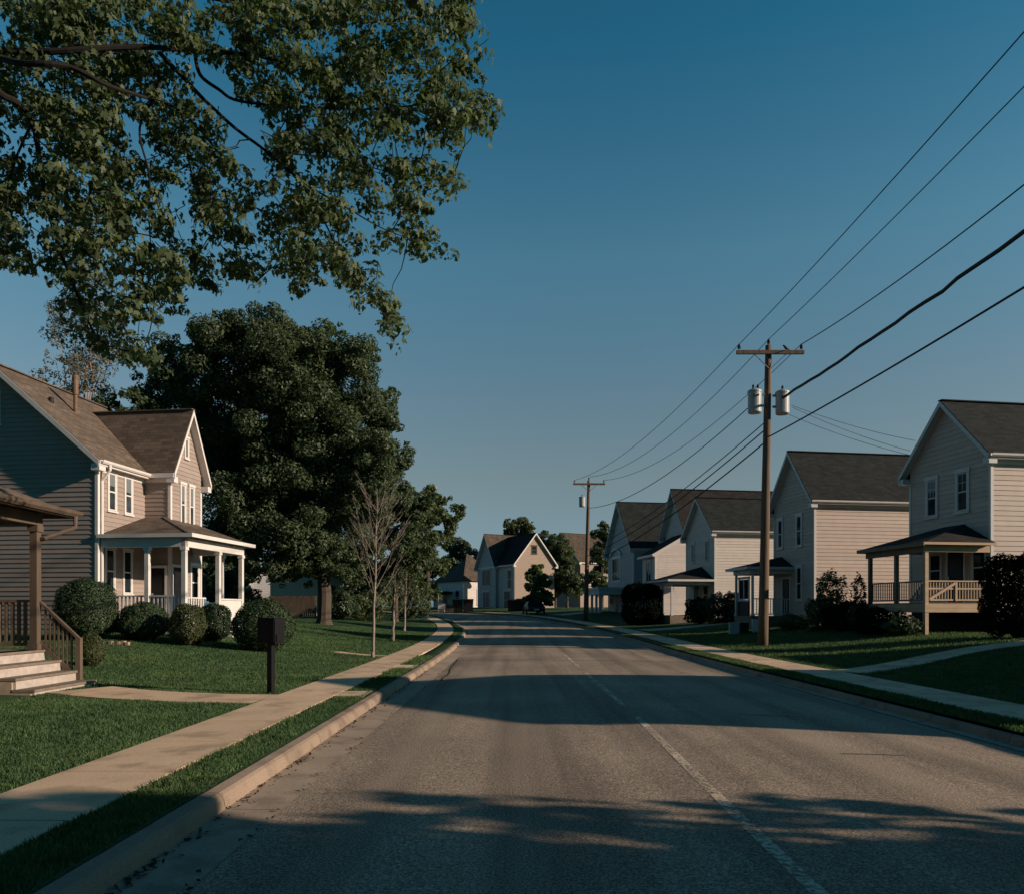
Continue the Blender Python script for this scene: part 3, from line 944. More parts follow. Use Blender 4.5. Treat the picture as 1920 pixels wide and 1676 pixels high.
A = (-.02, -.02, EA); B = (-.02, -3.5, EA); Cc = (4.5, -3.5, EA); Cw = (4.5, -1.05, EA + SL * 2.45); Wc = (2.66, -1.05, EA + SL * 2.45); Hh = (2.66, -.82, EA + SL * 2.68); K = (2.66, -.02, EA + SL * 2.68)
mb.face([B, A, K, Hh]); mb.face([Cc, B, Hh, Wc, Cw])
mb.face([(p[0], p[1], EA - .02) for p in (A, B, Cc, (4.5, -1.05, 0), (2.66, -1.05, 0), (2.66, -.02, 0))])
mb.face([Cc, Cw, (4.5, -1.05, EA - .02), (4.5, -3.5, EA - .02)])
mb.beam(B, Hh, .2, .03)
mb.build('porch_roof', M['roof_l'], r, uv=True)
mb = MB()
mb.beam((-.06, -.02, EA - .04), (-.06, -3.56, EA - .04), .07, .13)
mb.beam((-.06, -3.53, EA - .04), (4.55, -3.53, EA - .04), .07, .13)
mb.beam((4.53, -3.5, EA - .04), (4.53, -1.05, EA - .04), .07, .13)
mb.box(.10, .26, -3.2, -.05, EA - .42, EA - .12); mb.box(.10, 4.3, -3.2, -3.04, EA - .421, EA - .121); mb.box(4.14, 4.3, -3.04, -1.1, EA - .42, EA - .12)
mb.build('porch_beam', M['white'], r)
for s_, t_ in ((.18, 1.75), (.18, 3.12), (2.45, 3.12), (4.22, 3.12), (4.22, 2.3)):
    post(r, s_, -t_, .42, EA - .42, .15, M['white'])
mb = MB(); mb.box(.1, 4.3, -3.22, -1.05, .3, .42); mb.box(.1, 2.66, -1.05, -.03, .3, .42); mb.box(.14, 4.26, -3.18, -1.09, -.3, .3); mb.build('porch_floor', M['trimg'], r)
rail(r, (.18, -.06), (.18, -1.66), .42, 1.36, M['white'], .05, .14); rail(r, (.18, -1.84), (.18, -3.03), .42, 1.36, M['white'], .05, .14)
rail(r, (.27, -3.12), (1.5, -3.12), .42, 1.3, M['white'], .05, .14)
mb = MB(); mb.box(2.53, 4.14, -3.16, -3.09, .0, 1.22); mb.box(2.5, 4.2, -3.2, -3.05, 1.22, 1.28); mb.build('porch_panel', M['white'], r)
mb = MB()
for k in range(3): mb.box(1.5, 2.5, -3.22 - .32 * (k + 1), -3.22 - .32 * k - .001, -.35, .30 - .14 * k)
mb.build('porch_steps', M['white'], r)
mb = MB()
mb.lathe([(.0, 0), (.16, 0), (.16, .04), (.075, .12), (.075, 1.0), (.105, 1.02), (.105, 1.75), (.095, 1.76), (.095, 1.70), (.0, 1.70)], 16, (2.0, 2.37, 7.95))
mb.build('flue_pipe', M['copper'], r, smooth=False)
mb = MB(); mb.lathe([(0, 0), (.10, 0), (.08, .22), (.0, .24)], 12, (.9, 2.5, 8.35)); mb.build('roof_vent', M['dark'], r)

# ------------------------------------------------------------------ near left house: corner of its porch
hx, hy = -9.0, 14.15
zb = 0.10
r = empty("house", (hx, hy, zb), 0, "near house on the left with brown porch posts and grey steps", "house", "two storey gabled houses along the street")
FL = .875 - zb
mb = MB()
for k in range(24):
    x1_ = .12 - k * .14; mb.box(x1_ - .135, x1_, -4.6, .12, FL - .035, FL)
mb.build('porch_floor', M['deckdark'], r)
mb = MB(); mb.box(-3.2, .08, -4.56, .08, -.3, FL - .04); mb.build('porch_skirt', M['wood'], r)
ez_ = 3.50 - zb
for x_, y_ in ((0, -.05), (0, -2.4), (0, -4.5)):
    post(r, x_, y_, FL, ez_ - .28, .135, M['wood'])
mb = MB()
mb.box(-3.2, .09, -.14, .03, ez_ - .28, ez_ - .06); mb.box(-.08, .085, -4.6, -.141, ez_ - .281, ez_ - .061)
mb.build('porch_beam', M['wood'], r)
mb = MB()
ZR = .47
X1, Yf, Yn = .5, .38, -5.0
xr = -3.4
hgt = ez_ + (X1 - xr) * ZR
ins = (X1 - xr)
e0, e1 = (xr, Yf - ins * .99, hgt), (xr, Yn + ins * .2, hgt)
A_, B_, C_, D_ = (X1, Yn, ez_), (X1, Yf, ez_), (xr, Yf, ez_), (xr, Yn, ez_)
mid_ = (xr, (Yf + Yn) / 2, ez_ + ZR * (Yf - Yn) / 2)
t_ = (Yf - Yn) / 2
ap = (X1 - t_, (Yf + Yn) / 2, ez_ + ZR * t_)
bk = (-6.5, (Yf + Yn) / 2, ez_ + ZR * t_)
mb.face([A_, B_, ap]); mb.face([B_, (-6.5, Yf, ez_), bk, ap]); mb.face([(-6.5, Yn, ez_), A_, ap, bk])
mb.face([(X1, Yn, ez_ - .03), (X1, Yf, ez_ - .03), (-6.5, Yf, ez_ - .03), (-6.5, Yn, ez_ - .03)])
mb.build('roof', M['roof_l'], r, uv=True)
mb = MB()
mb.beam((X1, Yn, ez_ - .03), (X1, Yf + .02, ez_ - .03), .04, .14); mb.beam((X1, Yf, ez_ - .03), (-6.5, Yf, ez_ - .03), .04, .14)
mb.build('fascia', M['wood'], r)
mb = MB()
prof = [(0, .05), (0, -.04), (.05, -.06), (.10, -.01), (.115, .05), (.10, .05), (.085, .0), (.05, -.04), (.012, -.03), (.012, .05)]
n = len(prof)
vs = [(X1 + .022 + b, y, ez_ - .02 + z) for y in (Yn, Yf + .06) for b, z in prof]
mb.mesh(vs, [(k, (k + 1) % n, n + (k + 1) % n, n + k) for k in range(n)] + [tuple(range(n)), tuple(range(n, 2 * n))])
mb.build('gutter', M['wood'], r)
mb = MB(); mb.tube([(X1 + .05, Yf - .08, ez_ - .05), (X1 + .05, Yf - .08, ez_ - .28), (.15, .0, ez_ - .52), (-.1, .03, ez_ - .56)], .045, 8); mb.build('downspout', M['wood'], r)
rail(r, (-.1, .0), (-3.0, .0), FL, FL + .95, M['wood'], .05, .12)
tops = [.30, .485, .68, .875]
mb = MB(); mb2 = MB()
for k, tz in enumerate(tops):
    x1_ = 1.07 - k * .31; tz -= zb
    mb2.box(x1_ - .42 if k == 3 else -.1, x1_, -1.75 + .003 * k, .04 - .003 * k, -.2 if k == 0 else tops[k - 1] - zb - .0, tz - .045)
    mb.box(x1_ - .34, x1_ + .03, -1.80, .06, tz - .044, tz)
mb.build('step_treads', M['deckdark'], r); mb2.build('step_risers', M['riser'], r)
mb = MB()
for k, tz in enumerate(tops):
    x1_ = 1.03 - k * .31
    mb.box(x1_ - .31, x1_ - .004 , -1.79, -1.752, -.2, tz - zb - .05)
mb.build('step_cheek', M['gutter'], r)
mb = MB()
nx1, nz1 = .80, tops[0] - zb + .04
mb.beam((.06, .0, FL + .90), (nx1 + .02, .0, nz1 + .72), .07, .045)
mb.beam((.06, .0, FL + .12), (nx1 - .05, .0, nz1 + .02), .05, .08)
for k in range(1, 8):
    q = k / 8.5; x_ = .08 + (nx1 - .1) * q
    mb.beam((x_, 0, FL + .12 + (nz1 + .02 - FL - .12) * q), (x_, 0, FL + .88 + (nz1 + .70 - FL - .88) * q), .03, .03)
mb.box(nx1 - .05, nx1 + .04, -.045, .045, -.2, nz1 + .76)
mb.build('stair_rail', M['wood'], r)
mb = MB(); 
siding(mb, [(-4.6, 0), (-.2, 0), (-.2, 5.5), (-4.6, 5.5)], lambda a, z, o: (-3.2 + o, a, z)); siding(mb, [(-9, 0), (-3.2, 0), (-3.2, 3.3), (-9, 3.3)], lambda a, z, o: (a, .0 + o, z))
mb.build('wall', M['sid_l'], r)

# ------------------------------------------------------------------ far houses at the bend
def far_house(x, y, hd, label, zb=None):
    n = math.hypot(*hd); hd = (hd[0] / n, hd[1] / n)
    zb = sink(x, y, .1) if zb is None else zb
    return empty("house", (x, y, zb), head(hd), label, "house", "houses at the bend"), zb
r, zb = far_house(.34, 95, (-.5, .87), "tan gabled house facing the end of the street behind the green tree", 1.55)
e2 = EYE - zb
block(r, 0, 10, -6, 0, -.5, 6.3 + e2, 10.0 + e2, 'X', M['sid_6'], M['roof_b'], M['white'], .35, .4, corners=False)
block(r, 4.4, 9.6, -5, .35, -.5, 6.3 + e2, 10.3 + e2, 'Y', M['sid_5'], M['roof_n'], M['trimg'], .35, .4, name='wing_wall', corners=False)
window(r, 'x', -2.9, 7.4 + e2, 8.4 + e2, .7, 0, out=-1, trim_m=M['wood'])
mb = MB(); mb.box(.02, 9.9, .03, .06, -.4, 6.0 + e2); mb.build('street_shade_wall', M['sid_5'], r)  # grey sheet over the tan wall, its shade put into the colour
for a_, z0_, z1_, wd_ in ((1.2, 3.2, 5.6, 1.0), (1.8, .6, 2.9, 1.6)): window(r, 'y', a_, z0_ + e2 - .3, z1_ + e2 - .3, wd_, .062, M['trimg'])
window(r, 'y', 7.0, 3.4 + e2, 5.6 + e2, 2.4, .37, M['trimg'], sash=False, mull=1); window(r, 'y', 7.0, .5 + e2, 2.6 + e2, 1.8, .37, M['trimg'], sash=False, mull=1)

r, zb = far_house(-7.0, 108, (-.6, .8), "low cottage with a steep brown roof at the far bend", 1.75)
e2 = EYE - zb
mb = MB()
for pl, mp in (((0, 7), lambda a, z, o: (-o, -a, z)), ((0, 8), lambda a, z, o: (a, o, z))):
    siding(mb, [(0, 0), (pl[1], 0), (pl[1], 4.4 + e2), (0, 4.4 + e2)], mp)
mb.build('wall', M['sid_4'], r)
mb = MB(); zE_ = 4.4 + e2; zT_ = 8.6 + e2
A_, B_, C_, D_ = (-.3, .3, zE_), (8.3, .3, zE_), (8.3, -7.3, zE_), (-.3, -7.3, zE_)
t0_, t1_ = (2.2, -2.0, zT_), (5.8, -5.0, zT_)
for q in ([A_, B_, t1_, t0_], [A_, t0_, D_], [D_, t0_, t1_, C_], [B_, C_, t1_]): mb.face(q)
mb.face([(p[0], p[1], p[2] - .05) for p in (A_, B_, C_, D_)])
mb.build('roof', M['roof_n'], r, uv=True)
hx_ = MB(); hx_.box(3.0, 9.5, .05, 3.2, 2.6 + e2, 2.9 + e2); hx_.build('porch_roof', M['roof_n'], r)
for px_ in (3.2, 6.2, 9.2): post(r, px_, 3.0, 0, 2.6 + e2, .2, M['white'])
window(r, 'y', 1.6, .8, 2.9, 1.1, .03, M['white']); window(r, 'y', 5, .8, 2.9, 1.1, .03, M['white'])
window(r, 'x', -3, .8, 2.9, 1.2, -.03, M['white'], out=-1)

r, zb = far_house(px2x(1088, 122), 122, (-.5, .87), "brown roofed house glimpsed behind the far utility pole", 2.0)
e2 = EYE - zb
block(r, 0, 11, -8, 0, -.8, 8.2 + e2, 13.2 + e2, 'Y', M['sid_6'], M['roof_n'], M['white'], .35, .4, corners=False)
window(r, 'x', -1.4, 4.4 + e2, 6.2 + e2, 1.2, 0, out=-1)

r, zb = far_house(-13.2, 57, (-.2, .98), "white sunlit outbuilding behind the big tree trunk", None)
e2 = EYE - zb
block(r, 0, 5, 0, 5, -.3, 2.9, 4.6, 'X', M['sid_4'], M['roof_n'], M['white'], .3, .3, corners=True)
window(r, 'y', 1.8, 1.5, 2.5, 1.4, 0, out=-1, sash=False, mull=2)
r, zb = far_house(-14.6, 66, (-.3, .95), "low brown roofed house half hidden under the big tree", None)
block(r, 0, 7, 0, 8, -.3, 2.6, 6.4, 'X', M['sid_5'], M['roof_n'], M['white'], .4, .4)
window(r, 'y', 2, 1.0, 2.2, 1.0, 0, out=-1)
# wooden fence beside the outbuilding
r = empty("fence", (-15.6, 53, g1(-15.6, 53)), 0, "dark board fence below the big tree beside the white outbuilding", "fence")
mb = MB()
for k in range(22): mb.box(-1.6 + k * .15, -1.6 + k * .15 + .13, -.02, .02, .05, 1.45 + .02 * (k % 3))
mb.build('boards', M['wood'], r)
mb = MB()
for k in range(4): mb.box(-1.65 + k * 1.08, -1.55 + k * 1.08, .025, .12, -.2, 1.5)
mb.build('posts', M['wood'], r)

# ------------------------------------------------------------------ leaf clouds
def rot_from(nrm, roll):
    n = nrm / np.linalg.norm(nrm, axis=1)[:, None]
    ref = np.where(np.abs(n[:, 2:3]) < .95, np.array([[0, 0, 1.]]), np.array([[1., 0, 0]]))
    a = np.cross(ref, n); a /= np.linalg.norm(a, axis=1)[:, None]
    b = np.cross(n, a)
    c, s = np.cos(roll)[:, None], np.sin(roll)[:, None]
    return a * c + b * s, -a * s + b * c, n
MAPLE = np.array([.8, 1]) * np.array([(0, -.5), (.14, -.34), (.40, -.30), (.30, -.10), (.52, .12), (.24, .12), (.20, .30), (0, .60), (-.20, .30), (-.24, .12), (-.52, .12), (-.30, -.10), (-.40, -.30), (-.14, -.34)], float)
MAPZ = np.array([.0, .02, -.06, .03, -.10, .03, .02, -.10, .02, .03, -.10, .03, -.06, .02])
OVAL = np.array([(0, -.5), (.26, -.15), (.22, .2), (0, .55), (-.22, .2), (-.26, -.15)], float)
OVALZ = np.array([0, .08, .06, -.1, .06, .08])
TRI = np.array([(0, -.5), (.3, .0), (0, .55), (-.3, .0)], float); TRIZ = np.array([0, .1, -.05, .1])
def leaves(name, cen, nrm, roll, size, material, parent=None, tmpl=(OVAL, OVALZ)):
    T, Z = tmpl
    a, b, n = rot_from(nrm, roll)
    N, m = len(cen), len(T)
    v = cen[:, None, :] + size[:, None, None] * (a[:, None, :] * T[None, :, 0:1] + b[:, None, :] * T[None, :, 1:2] + n[:, None, :] * Z[None, :, None])
    v = v.reshape(-1, 3)
    me = bpy.data.meshes.new(name)
    me.vertices.add(N * m); me.vertices.foreach_set("co", v.astype(np.float32).ravel())
    me.loops.add(N * m); me.loops.foreach_set("vertex_index", np.arange(N * m, dtype=np.int32))
    me.polygons.add(N); me.polygons.foreach_set("loop_start", (np.arange(N) * m).astype(np.int32))
    me.update(calc_edges=True); me.validate()
    me.materials.append(material)
    o = bpy.data.objects.new(name, me); COL.objects.link(o)
    if parent is not None: o.parent = parent
    return o

def blob_points(blobs, per, flat=.85, sub=9, fill=.25):
    """leaf centres on lumpy sub-clusters around each (x,y,z,r)"""
    cen = []; nr = []
    for (x, y, z, rr) in blobs:
        k = max(4, int(sub * (1 + rr * .4)))
        u = rng.normal(size=(k, 3)); u /= np.linalg.norm(u, axis=1)[:, None]
        u[:, 2] *= flat
        sc_ = u * rr * rng.uniform(.45, 1.12, (k, 1))
        sr = rr * rng.uniform(.16, .48, k)
        for j in range(k):
            n = max(6, int(per * sr[j] ** 2 * 4))
            q = rng.normal(size=(n, 3)); q /= np.linalg.norm(q, axis=1)[:, None]
            rad = sr[j] * rng.uniform(fill, 1, (n, 1)) ** .45
            cen.append(np.array([x, y, z]) + sc_[j] + q * rad * np.array([1, 1, .8])); nr.append(q + rng.normal(size=(n, 3)) * .55 + np.array([0, 0, .35]))
    return np.concatenate(cen), np.concatenate(nr)

def limb(mb, p0, p1, r0, r1, n=6, wob=.06, sides=7):
    p0, p1 = Vector(p0), Vector(p1); L = (p1 - p0).length
    pts = []
    for i in range(n + 1):
        t = i / n
        w_ = wob * L * math.sin(math.pi * t)
        pts.append(p0.lerp(p1, t) + Vector((random.uniform(-1, 1), random.uniform(-1, 1), random.uniform(-.5, 1))) * w_ * .5)
    mb.tube(pts, [r0 + (r1 - r0) * i / n for i in range(n + 1)], sides)
    return pts

def tree(name, base, blobs_px, Z, dz, per, lsize, leafm, label, cat="tree", group=None, trunk_r=.3, bark=None, trunk_top=None, limbs=9, tmpl=(OVAL, OVALZ), sub=9, gzk=True, flat=.85):
    """crown from (px, py, radius px) blobs given real depth around Z"""
    bx_, by_ = base
    bz = g1(bx_, by_) - .1
    r = empty(name, (bx_, by_, bz), 0, label, cat, group)
    bl = []
    for (px, py, pr) in blobs_px:
        zz_ = Z + random.uniform(-dz, dz)
        q = P(px, py, zz_); bl.append((q.x - bx_, q.y - by_, q.z - bz, pr / F * zz_))
    c, n = blob_points(bl, per, flat, sub)
    N = len(c)
    leaves('crown', c, n, rng.uniform(0, 6.28, N), lsize * rng.uniform(.6, 1.3, N), leafm, r, tmpl)
    mb = MB()
    top = trunk_top or max(b[2] for b in bl) * .55
    pts = limb(mb, (0, 0, 0), (0.1, .2, top), trunk_r, trunk_r * .5, 7, .02, 10)
    mb.tube([(0, 0, 0), (0, 0, .35)], [trunk_r * 1.45, trunk_r * 1.0], 10)
    st = sorted(bl, key=lambda b: -b[3])[:limbs]
    for b in st:
        k = random.randint(3, 6)
        s_ = pts[k]; 
        limb(mb, s_, (b[0], b[1], b[2]), trunk_r * .33, trunk_r * .06, 5, .10, 6)
    mb.build('trunk', bark or M['bark'], r)
    return r


# big dark tree
B1 = [(400, 632, 50), (460, 626, 52), (530, 636, 55), (590, 650, 52), (350, 672, 50), (420, 680, 70), (500, 690, 80), (580, 690, 75), (640, 680, 60), (660, 730, 55),
      (305, 715, 45), (350, 740, 60), (430, 770, 85), (520, 780, 90), (600, 780, 85), (680, 790, 60), (715, 800, 38), (300, 770, 45), (400, 860, 80), (480, 870, 95), (570, 870, 95), (650, 870, 85),
      (715, 860, 55), (420, 950, 70), (500, 960, 90), (590, 960, 90), (660, 950, 70), (440, 1020, 60), (510, 1040, 65), (570, 1040, 55), (630, 1030, 50), (700, 930, 55), (500, 660, 50), (560, 1000, 60)]
tree("tree", (px2x(607, 42), 42), B1 + [(690, 665, 22), (730, 745, 24), (300, 660, 20), (625, 618, 18), (748, 850, 26), (600, 1050, 40), (645, 1055, 45), (660, 1085, 28), (560, 1062, 40), (620, 1000, 60), (690, 1040, 35), (530, 1070, 35)], 43.5, 3.0, 165, .175, M['leaf1'], "huge dark leafy tree towering behind the taupe house", trunk_r=.40, trunk_top=11, limbs=16, sub=15)
B2 = [(745, 925, 45), (770, 950, 45), (735, 985, 50), (770, 1010, 45), (720, 1030, 45), (755, 1060, 45), (700, 1060, 40), (790, 970, 35), (720, 960, 45), (780, 1060, 35), (680, 1090, 30), (640, 1090, 30)]
tree("tree", (px2x(740, 56), 56), B2, 56, 2, 130, .25, M['leaf1'], "mid green tree right behind the bare young tree", trunk_r=.25, limbs=6)
B3 = [(810, 935, 28), (835, 950, 28), (855, 965, 18), (800, 965, 35), (830, 990, 30), (795, 1010, 38), (825, 1040, 30), (800, 1060, 36), (780, 1090, 32), (815, 1085, 28), (860, 950, 12), (790, 930, 25)]
tree("tree", (px2x(800, 72), 72), B3, 72, 2, 90, .30, M['leaf2'], "sunlit tree leaning over the far end of the left sidewalk", trunk_r=.25, limbs=6)
# grey sparse tree behind the roof
B4 = [(150, 520, 38), (190, 540, 32), (130, 580, 45), (175, 590, 45), (115, 620, 35), (150, 640, 45), (205, 620, 28), (100, 660, 25), (160, 690, 45), (190, 670, 35), (130, 700, 35), (175, 735, 40), (80, 705, 18), (165, 480, 25), (230, 600, 14), (140, 740, 30)]
tree("tree", (px2x(160, 46), 46), B4, 46, 1.5, 75, .15, M['leaf3'], "sparse greyish tree rising behind the taupe house roof", trunk_r=.22, limbs=14, bark=M['barkl'], trunk_top=13)
B5 = [(185, 765, 25), (215, 755, 28), (245, 750, 26), (270, 760, 28), (200, 790, 35), (240, 790, 35)]
tree("tree", (px2x(230, 40), 40), B5, 40, 1, 150, .2, M['leaf1'], "low dark tree just above the taupe house ridge", trunk_r=.15, limbs=3)
B6 = [(75, 705, 14), (88, 720, 14), (65, 720, 12), (80, 745, 20)]
tree("tree", (px2x(78, 44), 44), B6, 44, .6, 45, .14, M['leaf3'], "small pale treetop left of the greyish tree", trunk_r=.08, limbs=3)

# trees closing the view behind the left lawn
for bl_, Z_, bx0, lab_ in (([(400, 1040, 40), (440, 1060, 45), (480, 1075, 40), (420, 1095, 40), (465, 1105, 40), (380, 1090, 40), (500, 1100, 30)], 74, 440, "dark tree filling the gap behind the white porch"),
                      ([(540, 1060, 35), (575, 1075, 35), (520, 1090, 35), (560, 1105, 30), (600, 1095, 28)], 80, 560, "dark tree behind the white outbuilding"),
                      ([(640, 1075, 32), (680, 1085, 35), (650, 1110, 30), (715, 1095, 32), (690, 1115, 26)], 84, 675, "dark tree beyond the bare young tree's trunk"),
                      ([(745, 1090, 28), (775, 1100, 26), (760, 1070, 26), (800, 1105, 24), (735, 1115, 22)], 92, 765, "dark tree beyond the two saplings"),
                      ([(300, 1040, 50), (340, 1070, 45), (260, 1070, 50), (330, 1110, 40)], 60, 300, "dark tree hidden mostly by the taupe house")):
    tree("tree", (px2x(bx0, Z_), Z_), bl_, Z_, 2.0, 70, .3, M['leaf1'], lab_, trunk_r=.25, limbs=4, sub=16)
# far trees at the bend
FT = [("tree", [(960, 985, 14), (975, 985, 16), (990, 990, 14), (972, 1000, 18), (955, 1000, 12)], 125, "round treetop above the tan gabled house ridge", M['leaf2'], 70),
      ("tree", [(1025, 1010, 18), (1042, 1020, 20), (1055, 1035, 22), (1035, 1045, 24), (1030, 1075, 24), (1060, 1060, 18)], 118, "dark tree between the tan gabled house and far pole", M['leaf1'], 55),
      ("tree", [(1050, 1075, 18), (1065, 1085, 22), (1045, 1100, 20), (1075, 1105, 20), (1060, 1060, 16), (1085, 1090, 14)], 100, "shaded dark tree just left of the far pole", M['leaf1'], 60),
      ("tree", [(1008, 1068, 13), (1000, 1085, 18), (1018, 1090, 17), (1008, 1108, 20), (998, 1125, 18), (1022, 1122, 15)], 78, "small green tree in front of the tan gabled house", M['leafs'], 120),
      ("tree", [(1135, 990, 14), (1125, 1010, 18), (1145, 1010, 18), (1120, 1040, 18), (1130, 1060, 20), (1115, 1085, 18), (1130, 1100, 18)], 84, "dark tree behind the grey house with the triple window", M['leaf1'], 60),
      ("tree", [(850, 1025, 18), (868, 1025, 16), (880, 1040, 16), (855, 1050, 20), (838, 1060, 20), (895, 1045, 14)], 130, "dark trees backing the far cottage roof", M['leaf1'], 50)]
for nm, bl, Z, lab, lm, per in FT:
    cx_ = sum(b[0] for b in bl) / len(bl)
    tree(nm, (px2x(cx_, Z), Z), bl, Z, 1.5, int(per * 1.9), .26, lm, lab, trunk_r=.22, limbs=4, sub=18, bark=M['barkl'] if "small green" in lab else None)

# ------------------------------------------------------------------ foreground maple
TX, TY = -10.2, 7.6
tz = g1(TX, TY) - .1
mr = empty("maple_tree", (TX, TY, tz), 0, "large maple whose leafy boughs overhang the top left", "tree")
def L_(px, py, Z):
    q = P(px, py, Z); return Vector((q.x - TX, q.y - TY, q.z - tz))
mb = MB()
mb.tube([(0, 0, 0), (.02, .05, 1.5), (.1, .1, 4), (.3, .2, 7), (.5, .3, 10), (.6, .3, 13)], [.42, .33, .28, .22, .14, .06], 12)
def stroke(pts, r0, r1):
    p = catmull([list(pts[0])] + [list(q) for q in pts] + [list(pts[-1])], 6)
    p = [Vector(q) for q in p] + [pts[-1]]
    mb.tube(p, [r0 + (r1 - r0) * i / (len(p) - 1) for i in range(len(p))], 7)
    return p
strokes = [
    ([Vector((.25, .18, 6.3)), L_(-150, 110, 9), L_(95, 97, 8.9), L_(250, 88, 9.2), L_(360, 95, 9.5), L_(480, 105, 10.0), L_(620, 133, 10.8), L_(800, 137, 11), L_(890, 130, 11.2)], .046, .009),
    ([Vector((.2, .16, 5.6)), L_(-120, 130, 9), L_(50, 120, 8.5), L_(130, 126, 8.6), L_(200, 160, 8.8), L_(262, 180, 9.2), L_(340, 210, 10.3), L_(420, 300, 10.5), L_(480, 390, 10.6)], .042, .008),
    ([L_(365, 97, 10.3), L_(375, 140, 10.3), L_(410, 168, 10.3), L_(450, 190, 10.4), L_(560, 200, 10.8), L_(700, 205, 11.2), L_(850, 190, 11.4), L_(920, 190, 11.5)], .028, .008),
    ([L_(385, 190, 10), L_(440, 240, 10.1), L_(500, 285, 10.2), L_(560, 340, 10.4), L_(610, 420, 10.6), L_(650, 500, 10.6), L_(720, 590, 10.6)], .025, .007),
    ([L_(300, 100, 10), L_(385, 190, 10)], .03, .025),
    ([Vector((.12, .1, 4.6)), L_(-130, 170, 8.6), L_(10, 182, 9), L_(60, 230, 9.3), L_(78, 330, 9.4), L_(100, 430, 9.6), L_(140, 540, 9.8), L_(190, 640, 10), L_(280, 665, 10.2)], .05, .008),
    ([L_(250, 88, 10), L_(300, 150, 9.6), L_(262, 240, 9.5), L_(280, 330, 9.5), L_(280, 420, 9.6), L_(290, 560, 9.7)], .02, .006),
    ([Vector((.35, .22, 8.0)), L_(-100, -60, 9.5), L_(200, -40, 10), L_(480, 10, 10.5), L_(700, 40, 11), L_(860, 20, 11.3)], .07, .01),
    ([L_(500, 285, 10.2), L_(560, 290, 10.6), L_(650, 300, 10.9), L_(740, 325, 11), L_(850, 332, 11.2)], .015, .005),
    ([L_(560, 340, 10.4), L_(650, 390, 10.6), L_(720, 430, 10.8), L_(800, 458, 11)], .014, .005),
    ([L_(340, 210, 10.3), L_(360, 330, 10.3), L_(400, 440, 10.3), L_(480, 530, 10.4)], .016, .005),
    ([L_(60, 230, 9.3), L_(20, 330, 9.2), L_(10, 460, 9.2)], .018, .006),
]
paths = [stroke(*s_) for s_ in strokes]
# sprays: points inside the hand-marked foliage masses (px, py, rx, ry)
masses = [(60, 40, 130, 80), (220, 40, 140, 70), (400, 40, 130, 70), (560, 40, 130, 70), (700, 40, 110, 70), (810, 40, 70, 55), (850, 20, 40, 40),
          (90, 150, 140, 70), (240, 150, 120, 60), (450, 130, 60, 60), (560, 150, 120, 70), (690, 130, 100, 60), (800, 140, 70, 40), (880, 120, 28, 25), (835, 200, 65, 40), (905, 190, 28, 22), (890, 215, 20, 22), (845, 250, 22, 16),
          (100, 240, 110, 65), (240, 260, 110, 70), (370, 250, 70, 60), (560, 230, 110, 60), (680, 220, 80, 45), (770, 240, 50, 30),
          (60, 320, 70, 60), (160, 340, 90, 65), (300, 340, 100, 60), (400, 330, 60, 55), (600, 310, 100, 55), (700, 320, 65, 35), (790, 320, 50, 20), (840, 332, 28, 14),
          (110, 430, 60, 50), (210, 420, 80, 60), (330, 420, 70, 45), (420, 400, 70, 45), (540, 390, 90, 50), (640, 390, 70, 40), (730, 370, 50, 20), (785, 405, 25, 22), (750, 450, 50, 20), (800, 458, 22, 14),
          (10, 400, 45, 70), (30, 470, 45, 30), (-40, 300, 60, 150), (470, 480, 60, 50), (560, 470, 60, 45), (640, 470, 50, 40), (250, 490, 70, 40), (160, 510, 40, 40), (340, 500, 50, 40),
          (660, 530, 45, 35), (710, 560, 30, 30), (745, 605, 28, 18), (300, 560, 35, 28), (380, 515, 32, 24), (570, 520, 28, 22), (270, 590, 20, 12), (240, 545, 40, 30),
          (160, 580, 35, 30), (190, 630, 40, 30), (240, 660, 35, 22), (275, 670, 18, 10), (130, 470, 40, 40)]
holes = [(355, 25, 22, 18), (375, 85, 14, 10), (430, 150, 26, 18), (440, 225, 38, 24), (485, 255, 28, 26), (300, 290, 18, 16), (345, 385, 32, 42), (30, 270, 26, 24), (60, 300, 26, 26), (275, 165, 18, 12), (145, 190, 12, 12),
         (520, 350, 20, 20), (620, 75, 16, 8), (640, 160, 16, 14), (630, 115, 14, 12), (720, 275, 22, 8), (255, 235, 14, 10), (420, 460, 30, 22), (60, 420, 22, 40), (205, 480, 14, 14), (610, 440, 12, 10), (10, 200, 14, 16), (240, 345, 16, 14), (700, 480, 10, 14), (400, 190, 18, 24), (160, 400, 14, 12)]
dens = 1 / 1060.0
spr = []
for (mx, my, rx, ry) in masses:
    n = int(rx * ry * math.pi * dens) + 2
    for _ in range(n):
        a_ = random.uniform(0, 6.283); q = math.sqrt(random.random())
        x_, y_ = mx + rx * q * math.cos(a_) * .92, my + ry * q * math.sin(a_) * .92
        if any(((x_ - hx0) / hrx) ** 2 + ((y_ - hy0) / hry) ** 2 < 1.25 for hx0, hy0, hrx, hry in holes): continue
        spr.append((x_, y_, random.uniform(-1.3, 1.3)))
spr = np.array(spr)
Zs = 10.0 + spr[:, 0] / 900 * 1.0 + spr[:, 2]
S0 = np.stack([(spr[:, 0] - CX) / F * Zs - TX, Zs - TY, EYE + (HY - spr[:, 1]) / F * Zs - tz], 1)
N = len(S0)
dirs = rng.normal(size=(N, 3)); dirs[:, 2] = dirs[:, 2] * .35 - .3; dirs[:, 0] += .5
dirs /= np.linalg.norm(dirs, axis=1)[:, None]
per = 62
u = rng.normal(size=(N, per, 3)); u /= np.linalg.norm(u, axis=2)[:, :, None]
rad = rng.uniform(.11, .25, (N, 1, 1)) * rng.uniform(.35, 1, (N, per, 1)) ** .5
